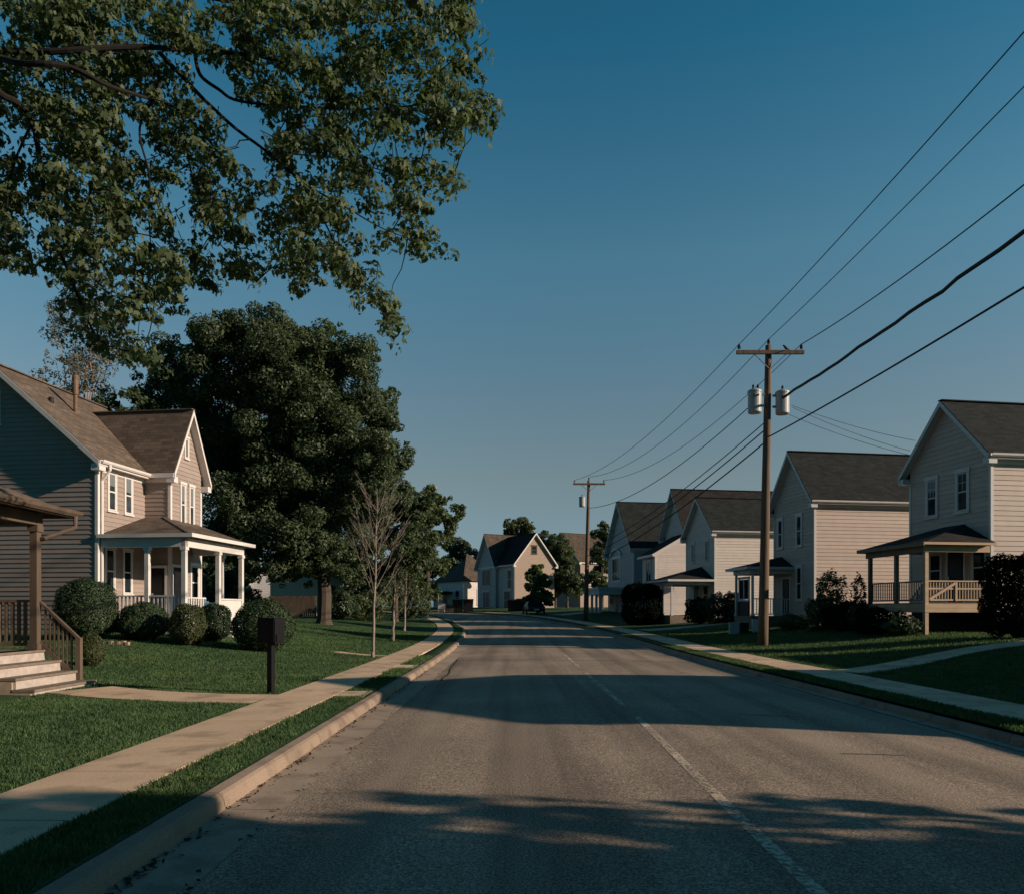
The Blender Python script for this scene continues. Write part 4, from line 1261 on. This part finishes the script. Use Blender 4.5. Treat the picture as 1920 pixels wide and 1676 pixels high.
al = (u * dirs[:, None, :]).sum(2, keepdims=True)
off = (u + dirs[:, None, :] * al * .8) * rad * np.array([1, 1, .62])
off[:, :, 2] -= (off[:, :, 0] ** 2 + off[:, :, 1] ** 2) * 1.1            # sprays droop at their rims
cen = (S0[:, None, :] + off).reshape(-1, 3)
nr = (u * .9 + np.array([.12, -.16, .22]) + rng.normal(size=u.shape) * .42).reshape(-1, 3)
n_ = len(cen)
roll = math.pi + rng.normal(size=n_) * .55
leaves('foliage', cen, nr, roll, .088 * rng.uniform(.55, 1.3, n_), M['maple'], mr, (MAPLE, MAPZ))
for i in range(0, N):
    a_ = Vector(S0[i]); d_ = Vector(dirs[i])
    mb.tube([a_ - d_ * .30 + Vector((0, 0, .06)), a_, a_ + d_ * .2 - Vector((0, 0, .05))], [.006, .0045, .002], 4, cap=False)
# linking twigs from limbs to spray groups
allp = [q for p in paths for q in p]
for i in range(0, N, 5):
    a_ = Vector(S0[i]); b_ = min(allp, key=lambda q: (q - a_).length)
    if (b_ - a_).length < 1.3: limb(mb, b_, a_, .010, .004, 4, .12, 5)
mb.build('trunk', M['barkd'], mr)

# shade tree out of view on the right; its shadow lies over the near road
SB = []
str_ = empty("tree", (13.0, -2.3, g1(13, -2.3) - .1), 0, "broad tree out of view on the right shading the near road", "tree")
rng_keep = rng; srng = rng = np.random.default_rng(77)
bl = []
for k in range(420):
    z_ = 1.6 + 8.4 * srng.random()
    ry = max(.5, 6.9 - .80 * (z_ - 2.2)); a_ = srng.uniform(0, 6.283); q = srng.uniform(.1, 1) ** .5
    rb = srng.uniform(.7, 1.25)
    bl.append((math.cos(a_) * min(3.2, ry) * q, math.sin(a_) * (ry - rb) * q, z_, rb))
c, n = blob_points(bl, 30, .85, 6)
leaves('crown', c, n, rng.uniform(0, 6.28, len(c)), .34 * rng.uniform(.6, 1.3, len(c)), M['leaf1'], str_)
rng = rng_keep
mb = MB(); limb(mb, (0, 0, 0), (0, 0, 7), .35, .12, 7, .02, 9)
for b in bl[:10]: limb(mb, (0, 0, random.uniform(2.5, 5)), b[:3], .1, .03, 5, .1, 6)
mb.build('trunk', M['bark'], str_)

# ------------------------------------------------------------------ young street trees
def bare_tree(base, h, spread, label, n=15, r0=.07, leaf=0, name="young_tree"):
    x, y = base
    r = empty(name, (x, y, g1(x, y) - .05), 0, label, "tree")
    mb = MB()
    top = Vector((.12, .1, h))
    tr = [Vector((.0, 0, 0)).lerp(top, k / 10) + Vector((random.uniform(-1, 1) * .02, 0, 0)) for k in range(11)]
    mb.tube([(0, 0, 0), (0, 0, .25)], [r0 * 1.5, r0], 9)
    mb.tube(tr, [r0 * (1 - .085 * k) for k in range(11)], 8)
    tips = []
    for i in range(n):
        t = .34 + .55 * i / n
        s_ = Vector((0, 0, 0)).lerp(top, t)
        a_ = i * 2.4 + random.uniform(-.3, .3)
        L = spread * (1.15 - t * .75) * random.uniform(.8, 1.15)
        e_ = s_ + Vector((math.cos(a_) * L * .52, math.sin(a_) * L * .52, L * random.uniform(.9, 1.25)))
        m_ = s_.lerp(e_, .5) + Vector((math.cos(a_), math.sin(a_), -.3)) * L * .08
        pts = [Vector(q) for q in catmull([list(s_), list(s_), list(m_), list(e_), list(e_)], 5)]
        mb.tube(pts, [r0 * .24 * (1 - .08 * k) for k in range(len(pts))], 5)
        for j in range(5):
            q0 = pts[random.randint(3, len(pts) - 1)]
            a2 = a_ + random.uniform(-1.1, 1.1); l2 = L * random.uniform(.25, .5)
            q1 = q0 + Vector((math.cos(a2) * l2 * .6, math.sin(a2) * l2 * .6, l2 * .8))
            mb.tube([q0, q0.lerp(q1, .5) + Vector((random.uniform(-1, 1), random.uniform(-1, 1), 0)) * l2 * .06, q1], [r0 * .10, r0 * .08, r0 * .05], 4); tips.append(q1)
            for _ in range(3):
                q2 = q0.lerp(q1, random.uniform(.4, .9)); a3 = a2 + random.uniform(-1.2, 1.2); l3 = l2 * .45
                q3 = q2 + Vector((math.cos(a3) * l3 * .6, math.sin(a3) * l3 * .6, l3 * .7))
                mb.tube([q2, q3], [r0 * .08, r0 * .05], 3); tips.append(q3)
    mb.build('trunk', M['twig'], r, smooth=True)
    if leaf:
        tp = np.array([list(q) for q in tips]); c = np.repeat(tp, leaf, 0) + rng.normal(size=(len(tp) * leaf, 3)) * .10
        leaves('foliage', c, rng.normal(size=c.shape), rng.uniform(0, 6, len(c)), .10 * rng.uniform(.6, 1.3, len(c)), M['leaf2'], r)
    return r
bare_tree((px2x(699, 23), 23), 5.3, 1.75, "leafless young tree with pale trunk beside the left sidewalk", 26, .050)
bare_tree((px2x(736, 33), 33), 2.9, 1.0, "short crooked sapling between the bare tree and the next sapling", 7, .075, 2)
bare_tree((px2x(758, 42), 42), 3.4, 1.3, "thin straight sapling nearest the bend on the left lawn", 8, .07, 3)

# ------------------------------------------------------------------ shrubs
def shrub(px, py_top, py_bot, wpx, Z, label, leafm, n=2600, lsize=.075, group=None, squash=.9, name="shrub", boxy=False, depth=1.0, lump=.10):
    n = int(n * (2.9 if group else 2.0)); lsize *= .74
    if group: lump = .075
    x = px2x(px, Z); zb = g1(x, Z)
    zt = EYE + (HY - py_top) / F * Z
    h = zt - zb; rx = wpx / F * Z / 2
    r = empty(name, (x, Z, zb - .03), 0, label, "shrub", group)
    u = rng.normal(size=(n, 3)); u /= np.linalg.norm(u, axis=1)[:, None]
    if boxy:
        u = np.sign(u) * np.abs(u) ** .62 + rng.normal(size=u.shape) * .05
    # lumpy radius
    ph = rng.uniform(0, 6, 6)
    lum = 1 + lump * (np.sin(u[:, 0] * 5 + ph[0]) * np.sin(u[:, 1] * 5 + ph[1]) + np.sin(u[:, 2] * 6 + ph[2]) * .6 + .5 * np.sin(u[:, 0] * 13 + ph[3]) * np.sin(u[:, 2] * 12 + ph[4]))
    rad = rng.uniform(.55, 1.0, n) ** .35 * lum
    c = u * rad[:, None] * np.array([rx, rx * depth, h * .52])
    c[:, 2] += h * .50
    c = c[c[:, 2] > .02]; uu = u[:len(c)]
    m = len(c)
    nr = c - np.array([0, 0, h * .45]); nr = nr / np.linalg.norm(nr, axis=1)[:, None] + rng.normal(size=(m, 3)) * .5
    leaves('foliage', c, nr, rng.uniform(0, 6.28, m), lsize * rng.uniform(.6, 1.4, m), leafm, r)
    mb = MB()
    for k in range(7):
        a_ = k * .9
        limb(mb, (0, 0, 0), (math.cos(a_) * rx * .6, math.sin(a_) * rx * .6 * depth, h * random.uniform(.5, .8)), .03, .01, 4, .08, 5)
    mb.build('stem', M['barkd'], r)
    return r
G1 = "clipped shrubs before the white porch"
shrub(162, 1083, 1190, 108, 22.6, "largest round shrub beside the brown stair rail", M['box'], 6500, .075, G1)
shrub(270, 1129, 1196, 94, 23.2, "dark round shrub second from the brown stair rail", M['box'], 5200, .07, G1)
shrub(353, 1131, 1198, 70, 22.6, "paler globe shrub beside the porch steps", M['boxl'], 4200, .065, G1)
shrub(402, 1128, 1182, 62, 24.6, "shrub half hidden behind the paler globe shrub", M['box'], 3200, .075, G1)
shrub(494, 1124, 1194, 114, 23.0, "wide dark shrub standing behind the black mailbox", M['box'], 6500, .075, G1)
shrub(172, 1184, 1232, 44, 17.0, "small low shrub at the foot of the brown stair rail", M['boxl'], 2200, .06, G1)
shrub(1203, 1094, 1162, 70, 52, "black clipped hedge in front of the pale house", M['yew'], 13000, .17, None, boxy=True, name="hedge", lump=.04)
shrub(1345, 1112, 1152, 60, 46.5, "loose shrub in the shade of the cream house porch", M['box'], 2600, .16, None, lump=.2)
shrub(1375, 1112, 1152, 45, 46.0, "round dark shrub between two porches on the right", M['box'], 2400, .16, None, lump=.2)
shrub(1310, 1122, 1152, 50, 47.5, "low dark shrub against the cream house porch", M['yew'], 2000, .16, None, lump=.2)
shrub(1558, 1076, 1170, 52, 34.5, "tall sunlit shrub against the beige house wall", M['leaf2'], 1800, .16, None, lump=.3)
shrub(1535, 1115, 1172, 40, 34.0, "leafy shrub left of the tall sunlit shrub", M['leaf2'], 1200, .16, None, lump=.3)
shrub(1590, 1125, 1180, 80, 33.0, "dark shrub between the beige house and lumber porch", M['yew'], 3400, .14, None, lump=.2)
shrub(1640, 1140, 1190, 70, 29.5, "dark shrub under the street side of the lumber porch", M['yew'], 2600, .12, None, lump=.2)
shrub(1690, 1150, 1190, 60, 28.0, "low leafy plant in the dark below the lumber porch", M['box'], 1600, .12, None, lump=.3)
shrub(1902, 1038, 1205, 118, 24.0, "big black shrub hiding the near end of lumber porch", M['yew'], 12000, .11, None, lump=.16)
shrub(1610, 1088, 1150, 28, 31.0, "bush at the far corner of the lumber porch", M['box'], 900, .14, None, lump=.3)
shrub(1487, 1152, 1172, 60, 36.5, "low plants at the foot of the beige house front", M['boxl'], 1200, .14, None, lump=.3)
shrub(640, 1108, 1136, 60, 50, "low shrub right of the big tree trunk", M['box'], 1800, .2, None, lump=.2)
shrub(690, 1106, 1136, 70, 52, "rough shrub bed behind the bare young tree trunk", M['leaf2'], 2000, .2, None, lump=.25)
shrub(770, 1090, 1135, 70, 62, "dark undergrowth behind the saplings", M['leaf1'], 2600, .25, None, lump=.25)
shrub(460, 1105, 1140, 80, 44, "dark brush behind the wide porch", M['leaf1'], 2600, .2, None, lump=.25)

# border stones and mulch
r = empty("stone_border", (px2x(212, 21.5), 21.5, g1(px2x(212, 21.5), 21.5)), 0, "pinkish stone edging between the two round shrubs", "edging")
mb = MB()
for k in range(7):
    x_ = -.36 + k * .12
    mb.box(x_, x_ + .11, -.06 + .02 * (k % 2), .06 + .02 * (k % 2), -.05, .085 + .015 * (k % 3))
mb.build('stones', M['brick'], r, bevel=.015)

# ------------------------------------------------------------------ mailbox
x, y = px2x(508, 13.1), 13.1
r = empty("mailbox", (x, y, g1(x, y) - .02), R(-15), "black square mailbox on a black post by the left sidewalk", "mailbox")
mb = MB(); mb.box(-.05, .05, -.05, .05, 0, .95); mb.build('post', M['black'], r, bevel=.008)
mb = MB()
prof = [(-.175, .0), (.175, .0), (.175, .40), (.165, .43), (.14, .445), (-.14, .445), (-.165, .43), (-.175, .40)]
vs = [(a, b, z + .92) for b in (-.15, .15) for a, z in prof]; n = 8
mb.mesh(vs, [(k, (k + 1) % n, n + (k + 1) % n, n + k) for k in range(n)] + [tuple(range(n))[::-1], tuple(range(n, 2 * n))])
b_ = mb.build('box', M['black'], r)
mb = MB(); mb.box(.178, .195, -.12, .02, .95, 1.08); mb.build('flag', M['black'], r)
mb = MB(); mb.box(-.16, .16, -.165, -.152, .94, 1.34); mb.box(-.03, .03, -.18, -.165, 1.25, 1.28); mb.build('door', M['black'], r)

# ------------------------------------------------------------------ utility poles and wires
def make_pole(base, top, label, near=True):
    x, y = base
    zb = g1(x, y) - .05
    r = empty("utility_pole", (x, y, zb), 0, label, "utility pole", "utility poles along the right side")
    tp = Vector((top[0] - x, top[1] - y, top[2] - zb))
    mb = MB()
    mb.tube([Vector((0, 0, -.3)).lerp(tp, k / 8) for k in range(9)], [.205 - .085 * k / 8 for k in range(9)], 14)
    mb.build('pole', M['pole'], r, smooth=True)
    za = tp.z - .33; cxp = tp.x
    mb = MB(); mb.box(cxp - 1.30, cxp + 1.30, tp.y - .24, tp.y - .13, za - .07, za + .07); mb.build('crossarm', M['pole'], r)
    mb = MB()
    mb.beam((cxp - .62, tp.y - .19, za - .07), (cxp - .02, tp.y - .15, za - .62), .03, .03); mb.beam((cxp + .62, tp.y - .19, za - .07), (cxp + .02, tp.y - .15, za - .62), .03, .03)
    mb.build('brace', M['steel'], r)
    for dx, dz in ((-1.2, za + .07), (1.2, za + .07), (0, tp.z)):
        mb = MB(); yy = tp.y - .185 if dx else tp.y
        mb.lathe([(.015, 0), (.015, .06), (.055, .07), (.065, .11), (.035, .13), (.06, .15), (.05, .19), (.03, .21), (.04, .24), (.0, .25)], 10, (cxp + dx, yy, dz))
        mb.build('insulator', M['ceramic'], r)
    return r, tp, zb
PX, PY = px2x(1430, 29), 29.0
top1 = P(1441, 648, 29)
pr, tp, zb1 = make_pole((PX, PY), top1, "near utility pole with two transformer cans on the right lawn")
def transformer(x, y, z, label, sg, bush):
    r = empty("transformer", (x, y, z), 0, label, "transformer", "transformer cans on the near pole")
    mb = MB(); mb.lathe([(0, 0), (.22, 0), (.255, .03), (.255, .78), (.275, .79), (.275, .85), (.23, .89), (.12, .94), (0, .95)], 20); mb.build('tank', M['tank'], r, smooth=False)
    for bx_ in bush:
        mb = MB(); mb.lathe([(.04, 0), (.05, .05), (.03, .08), (.05, .11), (.03, .14), (.05, .17), (.02, .2), (.0, .24)], 10, (bx_, 0, .90)); mb.build('bushing', M['ceramic'], r)
    mb = MB()
    for zz_ in (.25, .68): mb.box(min(0, -sg * .38), max(0, -sg * .38), -.03, .03, zz_, zz_ + .08)
    mb.build('bracket', M['steel'], r)
    mb = MB(); mb.lathe([(.03, 0), (.04, .05), (.0, .08)], 8, (-.1, -.27, .6)); mb.lathe([(.03, 0), (.04, .05), (.0, .08)], 8, (.05, -.28, .6)); mb.build('terminal', M['dark'], r)
q = P(1415, 775, 28.9); transformer(q.x, q.y, q.z, "shaded transformer can on the left side of the near pole", -1, (-.06, .12))
q = P(1467, 777, 28.9); transformer(q.x, q.y, q.z, "half sunlit transformer can on the right side of the near pole", 1, (.0,))
PX2, PY2 = px2x(1098, 61), 61.0
top2 = P(1104, 900, 61)
pr2, tp2, zb2 = make_pole((PX2, PY2), top2, "far utility pole near the bend with one transformer can")
q = P(1094, 950, 60.9); 
r = empty("transformer", (q.x - .12, q.y - .1, q.z), 0, "single transformer can on the far pole", "transformer")
mb = MB(); mb.lathe([(0, 0), (.22, 0), (.25, .03), (.25, .74), (.27, .75), (.27, .80), (.1, .86), (0, .87)], 18); mb.build('tank', M['tank'], r)
mb = MB(); mb.lathe([(.04, 0), (.05, .05), (.03, .1), (.04, .15), (.0, .2)], 8, (0, 0, .82)); mb.build('bushing', M['ceramic'], r)
pr3, tp3, zb3 = make_pole((10.1, -4.0), Vector((10.2, -4.0, 12.1)), "utility pole out of view beside the camera carrying the wires")

def wire(a, b, sag, rad, label, n=28, wav=0, group="overhead lines between the poles"):
    a, b = Vector(a), Vector(b)
    mb = MB()
    pts = []
    for i in range(n + 1):
        t = i / n
        p = a.lerp(b, t); p.z -= 4 * sag * t * (1 - t)
        if wav and 0 < i < n:
            p += Vector((random.uniform(-1, 1), 0, random.uniform(-1, 1))) * wav
        pts.append(p)
    mb.tube(pts, rad, 6)
    o = mb.build("power_line", M['wire'])
    tag(o, label, "power line", group)
ya1 = PY + tp.y - .185
T1 = lambda dx, z: (PX + tp.x + dx, ya1 if dx else PY + tp.y, z)
za1 = zb1 + tp.z - .33 + .07 + .24
T2 = lambda dx, z: (PX2 + tp2.x + dx, PY2 + tp2.y - .185, z)
za2 = zb2 + tp2.z - .33 + .07 + .24
T3 = lambda dx, z: (10.2 + dx, -4.185, z)
wire(T1(-1.2, za1), T3(-1.2, 12.3), .45, .014, "thin wire from the near pole's left insulator to the top right")
wire(T1(0, zb1 + tp.z + .24), T3(0, 12.5), .40, .014, "thin wire from the near pole's top to the right edge")
wire(T1(1.2, za1), T3(1.2, 12.3), 1.15, .018, "wire from the near pole's right insulator to the right edge")
wire((PX + tp.x + .45, PY - .1, P(1482, 750, 29).z), (10.5, -4, 9.7), .42, .050, "thick bundled cable running from the near pole to the right", 46, .035)
wire((PX + tp.x * .7 + .12, PY - .1, P(1450, 818, 29).z), (10.3, -4, 8.3), .35, .026, "lowest cable running from the near pole to the right edge")
wire(T1(-1.2, za1), T2(-1.2, za2), .9, .014, "thin left wire between the near and far poles")
wire(T1(0, zb1 + tp.z + .24), T2(0, zb2 + tp2.z + .24), 1.2, .014, "thin middle wire between the near and far poles")
wire(T1(1.2, za1), T2(1.2, za2), 1.2, .014, "thin right wire between the near and far poles")
wire((PX + tp.x - .5, PY, P(1400, 752, 29).z), (PX2 + .1, PY2, P(1104, 952, 61).z), 1.0, .02, "cable from the shaded can to the far pole")
for k, (p1, p2, rd, lab) in enumerate((((1428, 792), (1104, 1030), .022, "upper of three low cables sagging past the house roofs"), ((1428, 806), (1104, 1042), .026, "middle of three low cables sagging past the house roofs"), ((1427, 830), (1104, 1056), .03, "lowest of three low cables sagging past the house roofs"))):
    wire(P(p1[0] + 6, p1[1], 29), P(p2[0] - 4, p2[1], 61), .55, rd, lab)
wire(P(1484, 760, 29), P(1716, 826, 31.6), .12, .009, "upper faint service wire to the tan house gable", 12, 0, "service wires to the tan house")
wire(P(1486, 764, 29), P(1706, 845, 32.0), .12, .009, "middle faint service wire to the tan house gable", 12, 0, "service wires to the tan house")
wire(P(1476, 776, 29), P(1703, 852, 32.2), .12, .009, "lower faint service wire to the tan house gable", 12, 0, "service wires to the tan house")
# bird on the crossarm
bp = P(1474, 658, 28.8)
r = empty("bird", (bp.x, bp.y, zb1 + tp.z - .26), R(200), "small dark bird perched on the near pole's crossarm", "bird")
mb = MB()
mb.tube([(-.17, 0, .015), (-.10, 0, .05), (-.04, 0, .075), (.03, 0, .105), (.075, 0, .135), (.10, 0, .165), (.135, 0, .17), (.165, 0, .165)], [.012, .022, .048, .052, .036, .034, .026, .004], 10)
mb.build('body', M['dark'], r, smooth=True)
mb = MB(); mb.tube([(.01, .02, .07), (.02, .02, 0)], .006, 5); mb.tube([(.01, -.02, .07), (.02, -.02, 0)], .006, 5); mb.build('legs', M['dark'], r)

# ------------------------------------------------------------------ small far things
def bin_(x, y, w_, h_, label, group="dark bins along the far kerb"):
    r = empty("trash_bin", (x, y, g1(x, y) - .02), R(random.uniform(-8, 8)), label, "bin", group)
    mb = MB(); a = w_ / 2; b = a * .9
    mb.mesh([(-b, -b, 0), (b, -b, 0), (b, b, 0), (-b, b, 0), (-a, -a, h_ * .9), (a, -a, h_ * .9), (a, a, h_ * .9), (-a, a, h_ * .9)], [(3, 2, 1, 0), (4, 5, 6, 7), (0, 1, 5, 4), (1, 2, 6, 5), (2, 3, 7, 6), (3, 0, 4, 7)])
    mb.build('bin_body', M['dark'], r)
    mb = MB(); mb.mesh([(-a - .04, -a - .04, h_ * .9), (a + .04, -a - .04, h_ * .9), (a + .04, a + .04, h_ * .95), (-a - .04, a + .04, h_ * .95), (-a, -a, h_ * .94), (a, -a, h_ * .94), (a, a, h_), (-a, a, h_)], [(3, 2, 1, 0), (4, 5, 6, 7), (0, 1, 5, 4), (1, 2, 6, 5), (2, 3, 7, 6), (3, 0, 4, 7)])
    mb.build('lid', M['dark'], r)
    for s_ in (-1, 1):
        mb = MB(); mb.tube([(s_ * b * .8 - .03, a * .9, .1), (s_ * b * .8 + .03, a * .9, .1)], .1, 10); mb.build('wheel', M['black'], r)
bin_(px2x(858, 88), 88, 1.1, 1.5, "big dark bin left of its twin before the far cottage")
bin_(px2x(878, 88), 88, 1.2, 1.5, "big dark bin nearest the tan gabled house wall")
bin_(px2x(961, 86), 86, 1.1, 1.4, "dark bin at the tan gabled house corner")
bin_(px2x(977, 86), 86, 1.1, 1.45, "dark bin beside the small green tree")

x, y = px2x(828, 86), 86
r = empty("yard_sign", (x, y, g1(x, y) - .05), R(-5), "white yard sign on posts before the far cottage", "sign")
mb = MB(); mb.box(-.42, .42, -.02, .02, .35, 1.0); mb.build('panel', M['signw'], r)
mb = MB(); mb.box(-.40, -.34, .02, .06, 0, 2.0); mb.box(.30, .36, .02, .06, 0, 1.0); mb.build('posts', M['white'], r)
for k in range(3):
    x_, y_ = px2x(838 + 5 * k, 87), 87
    r = empty("flower_pot", (x_, y_, g1(x_, y_) - .02), 0, ("pinkish flower pot next to the white yard sign", "pinkish flower pot between two other pots", "pinkish flower pot next to the big bins")[k], "pot", "flower pots by the yard sign")
    mb = MB(); mb.lathe([(0, 0), (.12, 0), (.17, .36), (.19, .36), (.19, .42), (.15, .42), (.14, .36), (0, .36)], 12); mb.build('pot', M['brick'], r)
    u = rng.normal(size=(120, 3)) * np.array([.13, .13, .14]) + np.array([0, 0, .6])
    leaves('plant', u, rng.normal(size=(120, 3)), rng.uniform(0, 6, 120), .14 * rng.uniform(.6, 1.2, 120), M['leaf2'], r)

x, y = px2x(1063, 76), 76
r = empty("road_sign", (x, y, g1(x, y) - .05), 0, "small round sign on a thin post left of the far pole", "sign")
mb = MB(); mb.tube([(0, 0, 0), (0, 0, 1.5)], .03, 8); mb.build('post', M['steel'], r)
mb = MB(); mb.tube([(0, -.05, 1.35), (0, -.03, 1.35)], .15, 18); mb.build('disc', M['signw'], r)

# parked car seen from behind
x, y = px2x(1001, 77), 77
r = empty("parked_car", (x, y, g1(x, y) - .12), R(6), "dark car parked in the shade by the far right kerb", "car")
mb = MB()
half = [(-2.1, .35), (-2.15, .62), (-2.05, .88), (-1.3, .95), (-.9, 1.38), (.55, 1.42), (1.2, .98), (2.0, .85), (2.15, .6), (2.1, .35)]
def cs(y_, z_, k=0): 
    wv = .88 if z_ < 1.0 else .68
    return wv
vs = []; n = len(half)
for sgn in (-1, 1):
    for yy, z_ in half: vs.append((sgn * cs(yy, z_), yy, z_))
fs = [tuple(range(n))[::-1], tuple(range(n, 2 * n))] + [(k, (k + 1) % n, n + (k + 1) % n, n + k) for k in range(n)]
mb.mesh(vs, fs); mb.build('body', M['car'], r, bevel=.06)
mb = MB()
mb.mesh([(-.58, -1.275, 1.0), (.58, -1.275, 1.0), (.54, -.96, 1.33), (-.54, -.96, 1.33)], [(0, 1, 2, 3)])
for v in range(len(mb.v)): mb.v[v] = (mb.v[v][0], mb.v[v][1] - .03, mb.v[v][2] + .02)
mb.build('rear_window', M['glass'], r)
for sx_ in (-1, 1):
    mb = MB(); mb.box(sx_ * .66 - .16, sx_ * .66 + .16, -2.17, -2.08, .68, .82); mb.build('tail_light', M['red'], r)
    for yy in (-1.35, 1.35):
        mb = MB(); mb.tube([(sx_ * .90 - .1, yy, .32), (sx_ * .90 + .02, yy, .32)], .32, 18); wv = mb.build('wheel', M['black'], r)
        mb = MB(); mb.tube([(sx_ * .93 - .02, yy, .32), (sx_ * .93 + .01, yy, .32)], .19, 14); mb.build('rim', M['steel'], wv)
mb = MB(); mb.box(-.24, .24, -2.19, -2.165, .5, .62); mb.build('number_plate', M['signw'], r)

# storage boxes beside the pole
for k, (px_, wd_, hh, mm, lab) in enumerate(((1416, .28, .62, 'white', "slim white bin catching the sun left of the near pole"), (1376, .45, .55, 'tank', "grey storage box at the shaded driveway end"), (1395, .4, .5, 'dark', "dark storage box beside the slim white bin"))):
    x, y = px2x(px_, 37), 37
    r = empty("storage_box", (x, y, g1(x, y) - .03), R(-8), lab, "box", "boxes beside the near pole")
    mb = MB(); mb.box(-wd_ / 2, wd_ / 2, -.2, .2, 0, hh); mb.build('bin_body', M[mm], r, bevel=.015)
    mb = MB(); mb.box(-wd_ / 2 - .015, wd_ / 2 + .015, -.215, .215, hh + .001, hh + .05); mb.build('lid', M[mm], r, bevel=.01)

# ------------------------------------------------------------------ grass
def grass(name, regions, seed):
    g = np.random.default_rng(seed)
    X = []; Y = []; S = []
    for (x0, x1, y0, y1, dens_, size) in regions:
        n = int((x1 - x0) * (y1 - y0) * dens_)
        X.append(g.uniform(x0, x1, n)); Y.append(g.uniform(y0, y1, n)); S.append(np.full(n, size))
    X = np.concatenate(X); Y = np.concatenate(Y); S = np.concatenate(S)
    # in view only (with a margin)
    k = (np.abs(X / np.maximum(Y, .5)) < .80) & (Y > 2.5)
    X, Y, S = X[k], Y[k], S[k]
    d = sdist(X, Y)
    k = ((d < -5.88) | ((d > -4.86) & (d < -4.36)) | (d > 6.0) | ((d > 4.24) & (d < 4.79)))
    # keep off the paths and the steps
    k &= ~((X > -7.75) & (X < -4) & (np.abs(Y - np.interp(X, [-7.6, -6.6, -5.2, -4.0], [13.15, 12.7, 12.35, 12.25])) < .62))
    k &= ~((X > -9.3) & (X < -7.85) & (Y > 9) & (Y < 14.35))
    k &= ~((d > -4.87) & (d < -4.4) & ((np.abs(Y - 13.0) < .40) | (np.abs(Y - 19.4) < .55)))
    k &= ~((X > -6) & (X < -4) & (np.abs(Y - np.interp(X, [-5.9, -4.9, -4.0], [24.9, 24.2, 23.7])) < .3))
    k &= ~((X > 7.8) & (np.abs(Y - np.interp(X, [7.85, 10, 13, 17, 20], [17.6, 19.2, 21.2, 22.6, 23.2])) < .5))
    X, Y, S, d = X[k], Y[k], S[k], d[k]
    clump = .8 + .4 * (np.sin(X * 3.1 + np.sin(Y * 2.3) * 1.5) * np.sin(Y * 2.7 + 1.3 * np.sin(X * 1.9)) * .5 + .5)
    Z = elev(Y) + lawn(d, Y) + np.where(np.abs(d) < 7.8, .012, 0.0) - .004
    n = len(X)
    h = S * g.uniform(.5, 1.25, n) * clump
    wd_ = S * .11 * g.uniform(.7, 1.3, n)
    a = g.uniform(0, 6.283, n); lean = h * g.uniform(.1, .8, n); la = g.uniform(0, 6.283, n)
    base = np.stack([X, Y, Z], 1)
    side = np.stack([np.cos(a) * wd_, np.sin(a) * wd_, np.zeros(n)], 1)
    mid = base + np.stack([np.cos(la) * lean * .35, np.sin(la) * lean * .35, h * .6], 1)
    tip = base + np.stack([np.cos(la) * lean, np.sin(la) * lean, h], 1)
    v = np.stack([base - side, base + side, mid + side * .7, tip, mid - side * .7], 1).reshape(-1, 3)
    me = bpy.data.meshes.new(name)
    me.vertices.add(n * 5); me.vertices.foreach_set("co", v.astype(np.float32).ravel())
    me.loops.add(n * 5); me.loops.foreach_set("vertex_index", np.arange(n * 5, dtype=np.int32))
    me.polygons.add(n); me.polygons.foreach_set("loop_start", (np.arange(n) * 5).astype(np.int32))
    me.update(calc_edges=True)
    me.materials.append(M['grassb'])
    o = bpy.data.objects.new(name, me); COL.objects.link(o)
    tag(o, None, None, kind="stuff")
    return n
ng = grass("grass", [(-8, -2.4, 3.5, 8, 5200, .040), (-11, -2.4, 8, 14, 3000, .043), (-15, -2.4, 14, 24, 1100, .052), (-18, -3, 24, 42, 420, .065),
                     (6.0, 6.7, 5, 30, 2200, .06), (6.6, 17, 9, 22, 650, .055), (7.5, 22, 22, 42, 260, .07)], 5)
# leaf litter in the left gutter
n = 420
Yl = 4 + rng.random(n) ** 1.4 * 16; Xl = 1.85 - 4.13 + np.abs(rng.normal(size=n)) * .06
k = rng.random(n) < .18; Xl = np.where(k, 1.85 - 3.7 + rng.normal(size=n) * .03, Xl)
Zl = elev(Yl) + .022
o = leaves('leaf_litter', np.stack([Xl, Yl, Zl], 1), rng.normal(size=(n, 3)) * .35 + np.array([0, 0, 1]), rng.uniform(0, 6, n), .045 * rng.uniform(.4, 1.3, n), M['litter'], None, (TRI, TRIZ))
o["kind"] = "stuff"
print("GRASS", ng, "MAPLE", n_)
